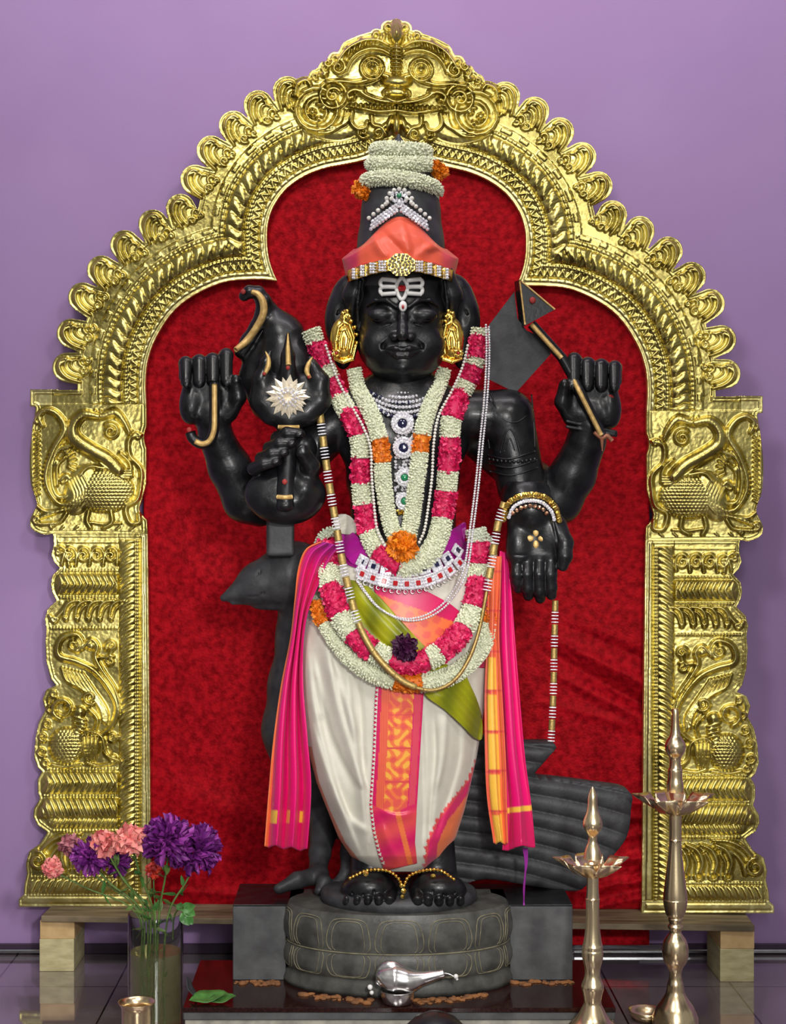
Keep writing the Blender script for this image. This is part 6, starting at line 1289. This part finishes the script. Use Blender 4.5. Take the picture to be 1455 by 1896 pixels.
# lotus brooch on the trident
lb = thing('lotus_brooch', W(533, 735, -80), 'pale gold lotus shaped brooch of pointed petals fixed on the trident head', 'brooch')
LT = (np.array([[0, 0, 0], [-.26, .12, .45], [0, .28, .5], [.26, .12, .45], [0, .06, 1.0]]), np.array([[0, 1, 2, 2], [0, 2, 3, 3], [1, 4, 2, 2], [2, 4, 3, 3]]))
brm = pm('brooch_stones', (.95, .88, .70), .22, .35, (.80, .68, .50), 200, 2)
for (n, R_, zz_, nm) in ((17, 41, -76, 'outer_petals'), (16, 34, -80, 'middle_petals'), (13, 26, -84, 'inner_petals'), (9, 17, -88, 'centre_petals')):
    an = np.arange(n) * 2 * math.pi / n + R_; d = np.stack([np.cos(an), -.15 + 0 * an, np.sin(an)], 1); c = np.tile(W(533, 735, zz_), (n, 1)); t = d / np.linalg.norm(d, axis=1)[:, None]; f = np.tile([0, -1.0, 0], (n, 1)); sd_ = np.cross(f, t); Rm = np.stack([sd_, f, t], -1)
    mb = MB(); mb.add(*stamp(LT, c, Rm, R_ * S0 * np.where(np.arange(n) % 2, .9, 1.0))); mb.build(nm, brm, lb, smooth=False)
    gems([(533 + R_ * .62 * math.cos(a), 735 - R_ * .62 * math.sin(a), zz_ - 7) for a in an], 2.8, 'set_stones', M['diamond'], lb)
gems([(720 + rng.normal(0, 4), 1600 + k * 5, -120) for k in range(1)], 2, 'x', M['gold'], lb) if False else None
# anklet
ak = thing('gold_anklet', W(745, 1635, -110), 'string of small gold beads across the ankles between the bare black feet', 'anklet')
for pts_ in ([(648, 1626), (680, 1612), (715, 1612), (735, 1624), (744, 1640)], [(748, 1640), (758, 1622), (785, 1612), (815, 1612), (840, 1628)]):
    gems(along(pts_, 7, lambda x, y: -84 - 12 * np.cos((x - 745) / 60), 4), 3.6, 'gold_beads', M['gold'], ak, smooth=True)
gems([(743, 1640, -104), (747, 1650, -106), (745, 1660, -106), (677, 1618, -98), (802, 1622, -98)], [4, 5, 4, 5, 5], 'gold_drop', M['gold'], ak)
# ================================================================== FOREGROUND
def lamp(name, xa, d, prof, dish_y, dish_r, label, grp='standing brass oil lamps'):
    """prof: (radius px, y px) from the tip down; dish petals at dish_y"""
    S = d / F_PX; X0, _, _ = P(xa, 0, d); t_ = thing(name, (X0, d, 0), label, 'lamp', grp)
    zf = lambda y: CAMZ + (CY - y) * S
    def part(nm, a, b, mat='lamp_brass'):
        pr = [(r * S, zf(y)) for r, y in prof if a - .01 <= y <= b + .01]; pr = catmull(pr, 4); V, F = lathe(pr, (X0, d, 0), 48); return mesh(nm, V, F, M[mat], t_)
    part('finial', prof[0][1], dish_y + 4, 'lamp_brass'); part('shaft', dish_y + 4, prof[-2][1]); part('base', prof[-2][1], prof[-1][1])
    # five-beaked oil dish: five deep petals meeting in notches, one notch toward the room
    n = 240; th = np.linspace(0, 2 * math.pi, n, endpoint=False); ph = ((th + math.pi / 2) / (2 * math.pi / 5)) % 1; q = np.abs(ph - .5) * 2          # 0 at a beak, 1 at a notch
    rim = .70 + .12 * (1 - q ** 2) + .20 * np.exp(-(q / .15) ** 2); notch = np.exp(-((1 - q) / .13) ** 2)
    prof_ = [(.17, -34, 0), (.34, -33, .0), (.60, -28, .1), (.82, -17, .45), (.95, -6, .85), (1.0, 0, 1), (.985, 1, 1), (.92, -6, .85), (.78, -15, .45), (.55, -24, .1), (.3, -28, 0), (.12, -29, 0)]
    rings = []
    for f, zz, s in prof_:
        r = dish_r * f * (.66 + (rim - .66) * s) * (1 - .10 * notch); y_ = dish_y - zz * dish_r / 78 + 16 * notch * s * .9; rings.append(np.stack([X0 + r * S * np.cos(th), d + r * S * np.sin(th), CAMZ + (CY - y_) * S], 1))
    dish = mesh('oil_dish', np.concatenate(rings), grid_faces(len(prof_), n, False, True), M['lamp_brass'], t_)
    return t_
L1 = [(0.5, 1456), (3, 1460), (8, 1474), (9, 1490), (11, 1503), (16, 1516), (18, 1526), (15, 1536), (9, 1546), (8, 1555), (9, 1561), (12, 1568), (15, 1578), (17, 1590), (17, 1600), (15, 1606), (9, 1612), (11, 1618), (11, 1640), (12, 1662), (13.5, 1664), (12.5, 1668), (12, 1690), (13.5, 1720), (17, 1745), (19, 1752), (19, 1758), (20, 1762), (19, 1775), (15, 1790), (14, 1802), (16, 1812), (20, 1822), (21, 1828), (19, 1836), (17, 1845), (16, 1856), (20, 1866), (30, 1884), (42, 1896), (52, 1912), (56, 1930), (57, 1940), (57, 1990)]
dL = 3.335; L1[-1] = (57, CY + CAMZ * F_PX / dL)
lamp('brass_oil_lamp', 1097, dL, L1, 1592, 74, 'shorter brass standing oil lamp in front of the slab at right, with a five-beaked dish')
L2 = [(0.5, 1311), (5, 1313), (6.5, 1320), (7, 1340), (9, 1360), (15, 1370), (19, 1380), (17, 1392), (11, 1402), (10, 1412), (11, 1422), (13, 1426), (13, 1440), (15, 1452), (15, 1466), (14, 1484), (10, 1496), (11, 1510), (11, 1552), (13, 1555), (11, 1558), (12, 1575), (16, 1610), (21, 1650), (22, 1664), (22.5, 1666), (21, 1678), (17, 1694), (12, 1698), (13, 1702), (11, 1710), (14, 1716), (11, 1724), (13, 1730), (21, 1742), (24, 1756), (24, 1768), (21, 1780), (15, 1790), (11.5, 1800), (12, 1812), (15, 1822), (17, 1836), (24, 1850), (34, 1864), (40, 1878), (42, 1884), (42, 1900)]
dR = 3.66; L2[-1] = (43, CY + CAMZ * F_PX / dR)
lamp('brass_oil_lamp', 1250, dR, L2, 1474, 80, 'tallest brass standing oil lamp at right, rising in front of the golden pilaster')
def bowl(name, x, y, r, d, label, h=.02):
    S = d / F_PX; X0, _, z0 = P(x, y, d); t_ = thing(name, (X0, d, 0), label, 'dish'); V, F = lathe([(.001, .004), (r * .5 * S, .004), (r * .85 * S, h * .6), (r * S, h), (r * 1.03 * S, h), (r * .86 * S, h * .5), (r * .5 * S, 0), (.001, 0)], (X0, d, 0), 40); mesh('bowl', V, F, M['lamp_brass'], t_); return t_
bowl('brass_dish', 1196, 1890, 32, 3.71, 'small shallow brass dish on the floor left of the tallest lamp foot', .026)
# brass cup
dc = 3.36; S = dc / F_PX; Xc, _, zc = P(253, 1856, dc)
cup = thing('brass_cup', (Xc, dc, 0), 'polished brass cup with flared rim at the bottom left in front of the vase', 'cup')
V, F = lathe(catmull([(.001, .003), (.029, .004), (.032, .02), (.031, .07), (.031, zc - .02), (.033, zc - .008), (.038, zc), (.0375, zc + .0012), (.031, zc - .007), (.0292, zc - .02), (.029, .07), (.029, .01), (.001, .008)], 3), (Xc, dc, 0), 56); mesh('cup_body', V, F, M['lamp_brass'], cup)
# dark round stone at the bottom edge
db = 3.05; S = db / F_PX; Xb, _, zb2 = P(806, 1873, db)
bd_ = thing('dark_round_post', (Xb, db, 0), 'glossy black rounded top rising at the bottom edge below the silver pot', 'post'); V, F = lathe([(.001, zb2), (.02, zb2 - .003), (.04, zb2 - .013), (.055, zb2 - .028), (.066, zb2 - .05), (.070, zb2 - .075), (.068, zb2 - .10), (.064, .03), (.07, 0)], (Xb, db, 0), 56); mesh('rounded_top', V, F, M['stone'], bd_)
# silver spouted pot
dp = 3.452; S = dp / F_PX; Xp, _, _ = P(736, 0, dp)
pot = thing('silver_spouted_pot', (Xp, dp, ZS), 'small shiny silver pot with a long side spout standing on the slab before the pedestal', 'pot')
V, F = lathe(catmull([(.001, 0), (.026, .0), (.032, .006), (.036, .018), (.037, .026), (.0375, .028), (.033, .028)], 4), (Xp, dp, ZS), 48); mesh('round_foot', V, F, M['silver'], pot)
def PS(q): return np.array([P(x, y, dp + z) for x, y, z in q])
q = catmull(PS([(700, 1822, 0), (712, 1814, 0), (734, 1814, 0), (756, 1816, -.004), (780, 1812, -.006), (806, 1806, -.008), (823, 1802, -.008)]), 6); n = len(q)
mb = MB(); mb.add(*tube(q, np.interp(np.linspace(0, 1, n), [0, .12, .3, .5, .7, .9, 1], [.006, .024, .034, .027, .014, .009, .009]), 24)); mb.build('body_and_spout', M['silver'], pot)
q = catmull(PS([(700, 1822, .004), (708, 1798, .004), (722, 1790, 0), (742, 1796, 0), (766, 1805, 0)]), 5); mb = MB(); mb.add(*tube(q, np.interp(np.linspace(0, 1, len(q)), [0, .3, .6, 1], [.006, .014, .014, .006]), 18, .9)); mb.build('lid_hood', M['silver'], pot)
mb = MB(); q = catmull(PS([(818, 1802, -.008), (830, 1803, -.01), (842, 1809, -.012)]), 5); mb.add(*tube(q, .0012, 6)); mb.build('wire_tip', M['silver'], pot)
T = sphere_t(8, 6); mb = MB(); mb.add(*stamp(T, PS([(844, 1808, -.012), (846, 1813, -.012), (815, 1799, -.008), (685, 1828, 0), (688, 1838, 0)]), np.tile(np.eye(3), (5, 1, 1)), np.array([.0055, .003, .003, .006, .005]))); mb.build('cotton_tuft', M['white_bead'], pot)
# fallen leaves on the slab
def leaf_mesh(L_, wd, curl, n=9, m=5):
    u = np.linspace(0, 1, n); v = np.linspace(-1, 1, m); U, Vv = np.meshgrid(u, v, indexing='ij'); w_ = wd * np.sin(np.pi * U ** .8) ** .8; return np.stack([U * L_, Vv * w_, curl * U * U * L_ + .25 * np.abs(Vv) * w_ + .03 * L_ * np.sin(U * 9)], -1).reshape(-1, 3), grid_faces(n, m)
def place(T, loc, rz, rx=0.0, ry=0.0, s=1.0):
    from mathutils import Euler
    Rm = np.array(Euler((rx, ry, rz)).to_matrix()); return (T[0] * s) @ Rm.T + np.array(loc), T[1]
for (x, y, d, rz, L_, wd, lb_) in ((350, 1850, 3.46, .2, .085, .028, 'broad green leaf lying on the slab corner beside the glass vase'), (385, 1848, 3.45, .35, .06, .020, 'small pointed green leaf lying on the slab right of the broad leaf')):
    loc = P(x, y, d); loc = (loc[0], loc[1], ZS + .003); V, F = place(leaf_mesh(L_, wd, .12), loc, rz - .2, .2, -.05); o = mesh('fallen_leaf', V, F, M['leaf'], None, thick=.0008); tag(o, lb_, 'leaf')
V, F = place(leaf_mesh(.05, .012, .3), (P(362, 1850, 3.47)[0], 3.47, ZS + .004), 2.4, .3, -.6); o = mesh('fallen_leaf', V, F, M['stone_matte'], None, thick=.0008); tag(o, 'dark curled dry leaf standing on the broad green leaf', 'leaf')
# ---- glass vase
dv = 3.60; S = dv / F_PX; Xv, _, zr_ = P(288, 1690, dv); Rv = 51 * S
vs_ = thing('glass_vase', (Xv, dv, 0), 'clear cylindrical glass vase of greenish water holding asters and carnations', 'vase')
def clear(name, tint, trans, rough, ior):
    m = bpy.data.materials.new(name); m.use_nodes = True; b = m.node_tree.nodes['Principled BSDF']; b.inputs['Transmission Weight'].default_value = trans; b.inputs['Roughness'].default_value = rough; b.inputs['IOR'].default_value = ior; b.inputs['Base Color'].default_value = (*tint, 1)
    b.inputs['Coat Weight'].default_value = .7; b.inputs['Coat Roughness'].default_value = .02; return m
glass = clear('clear_glass', (.97, .985, .97), 1.0, 0.0, 1.02)
V, F = lathe([(.0005, .001), (Rv * .98, .001), (Rv, .004), (Rv, zr_ - .002), (Rv - .001, zr_), (Rv - .0025, zr_ - .001), (Rv - .0028, .012), (.0005, .010)], (Xv, dv, 0), 72); gl_ = mesh('glass_cylinder', V, F, glass, vs_); fixnormals(gl_)
water = clear('green_water', (.66, .66, .34), .80, .04, 1.02)
zw = CAMZ + (CY - 1762) * S; Rw = Rv - .0045; V, F = lathe([(.0005, .0125), (Rw, .0125), (Rw, zw), (.0005, zw)], (Xv, dv, 0), 60); wt = mesh('water', V, F, water, vs_, smooth=False); fixnormals(wt)
# flowers in the vase
def stemq(x, y, z, bx, seed):
    g = np.random.default_rng(seed); p0 = np.array([Xv + bx * Rv * .6, dv + g.uniform(-.4, .4) * Rv, .03]); p1 = np.array([Xv + bx * Rv * .75 + (x - Xv) * .05, dv, zr_]); p2 = np.array([x, y, z]); mid = (p1 + p2) / 2 + np.array([(p2 - p1)[0] * .12, 0, .01]); return catmull([p0, (p0 + p1) / 2 + g.normal(0, .004, 3) * [1, 1, 0], p1, mid, p2], 6)
FL = [('aster', 'purple', 310, 1558, 47, 3.56, .15, 'large deep purple aster left of the rightmost one in the vase'), ('aster', 'purple', 362, 1574, 46, 3.60, .55, 'large purple aster leaning furthest right in the glass vase'),
      ('aster', 'purple', 168, 1586, 34, 3.57, -.5, 'round dark purple aster hanging left beyond the vase'), ('aster', 'purple', 216, 1596, 26, 3.62, -.2, 'smaller purple aster half hidden below the pink carnations'),
      ('carnation', 'pinkp', 195, 1562, 25, 3.56, -.35, 'salmon pink carnation between the round purple aster and another carnation'), ('carnation', 'pinkp', 243, 1556, 26, 3.55, -.05, 'salmon pink carnation nearest the large purple asters'),
      ('carnation', 'pinkp', 130, 1565, 19, 3.63, -.6, 'dull pink carnation behind the round purple aster at left'), ('carnation', 'pinkp', 98, 1606, 17, 3.56, -.7, 'small pink carnation drooping at the far left of the bouquet'),
      ('carnation', 'orangep', 284, 1612, 14, 3.66, .0, 'small red orange flower among the stems behind the vase rim')]
for i, (nm, kd, x, y, r, d, bx, lab) in enumerate(FL):
    c = np.array(P(x, y, d)); S_ = d / F_PX; rr = r * S_; t_ = thing(nm, tuple(c), lab, 'flower', 'flowers in the glass vase'); g = np.random.default_rng(200 + i); mb = MB()
    if kd == 'purple':
        n = 260 if r > 35 else 190; dd_ = g.normal(0, 1, (n, 3)); dd_[:, 2] = dd_[:, 2] * .8 + .15; dd_ /= np.linalg.norm(dd_, axis=1)[:, None]; col = np.array(srgb(96, 18, 108)); col2 = np.array(srgb(168, 66, 170))
        sc = g.uniform(.8, 1.1, n) * rr * .72; T5 = petal_tpl(3, 5, .5); V, F = stamp(T5, c + dd_ * rr * .30, rot_to(dd_ + g.normal(0, .12, (n, 3))), np.stack([sc * .26, sc * .8, sc], 1)); cc = mixc(col, col2, g.uniform(0, 1, n) ** 2); mb.add(V, F, np.repeat(cc, len(T5[0]), 0))
    else:
        n = 90; dd_ = g.normal(0, 1, (n, 3)); dd_ /= np.linalg.norm(dd_, axis=1)[:, None]; col = np.array(srgb(244, 160, 148)) if kd == 'pinkp' else np.array(srgb(220, 60, 30)); col2 = np.array(srgb(232, 110, 120)); 
        if x == 130: col = np.array(srgb(190, 120, 130)); col2 = np.array(srgb(150, 80, 100))
        sc = g.uniform(.75, 1.1, n) * rr * .8; T5 = petal_tpl(6, 5, .7); V, F = stamp(T5, c + dd_ * rr * .22, rot_to(dd_ + g.normal(0, .25, (n, 3))), np.stack([sc * .95, sc, sc], 1)); cc = mixc(col, col2, g.uniform(0, 1, n) ** 2); mb.add(V, F, np.repeat(cc, len(T5[0]), 0))
    mb.build('blossom', M['petal'], t_); q = stemq(c[0], c[1] + rr * .3, c[2] - rr * .5, bx, 300 + i); mb = MB(); mb.add(*tube(q, .0024 if r > 20 else .0018, 7)); mb.build('stem', M['stem'], t_)
    mb = MB(); npl = 9 if r > 20 else 5
    for k in range(npl):
        j = g.integers(int(len(q) * .42), len(q) - 2); LM = leaf_mesh(g.uniform(.022, .042), g.uniform(.004, .008), g.uniform(-.3, .3), 7, 4); mb.add(*place(LM, q[j], g.uniform(0, 6.28), g.uniform(-.8, .8), g.uniform(-1.2, .8)))
    for k in range(4): j = g.integers(2, int(len(q) * .4)); LM = leaf_mesh(g.uniform(.02, .035), g.uniform(.004, .007), .2, 6, 3); mb.add(*place(LM, q[j], g.uniform(0, 6.28), g.uniform(-.8, .8), g.uniform(-1.2, -.2), .8))
    mb.build('leaves', M['leaf'] if i % 2 else M['stem'], t_)
# leafy sprig at the vase rim
t_ = thing('leafy_sprig', P(335, 1690, 3.55), 'bright green leafy sprig leaning over the right rim of the vase', 'leaves'); mb = MB()
q = catmull([P(320, 1740, 3.6), P(322, 1700, 3.58), P(330, 1684, 3.55), P(340, 1680, 3.54)], 6); mb.add(*tube(q, .0018, 6)); mb.build('stem', M['stem'], t_); mb = MB()
for (x, y, a, L_, w_) in ((334, 1684, .3, .035, .012), (340, 1682, -.5, .03, .012), (336, 1690, -1.0, .032, .012), (344, 1694, -.9, .026, .010), (330, 1686, 1.2, .02, .008)):
    LM = leaf_mesh(L_, w_, .1); V = LM[0][:, [0, 2, 1]] * [1, -1, 1]; c, s = math.cos(a), math.sin(a); V = np.stack([V[:, 0] * c - V[:, 2] * s, V[:, 1], V[:, 0] * s + V[:, 2] * c], 1) + np.array(P(x, y, 3.545)); mb.add(V, LM[1])
mb.build('leaves', M['leaf'], t_)
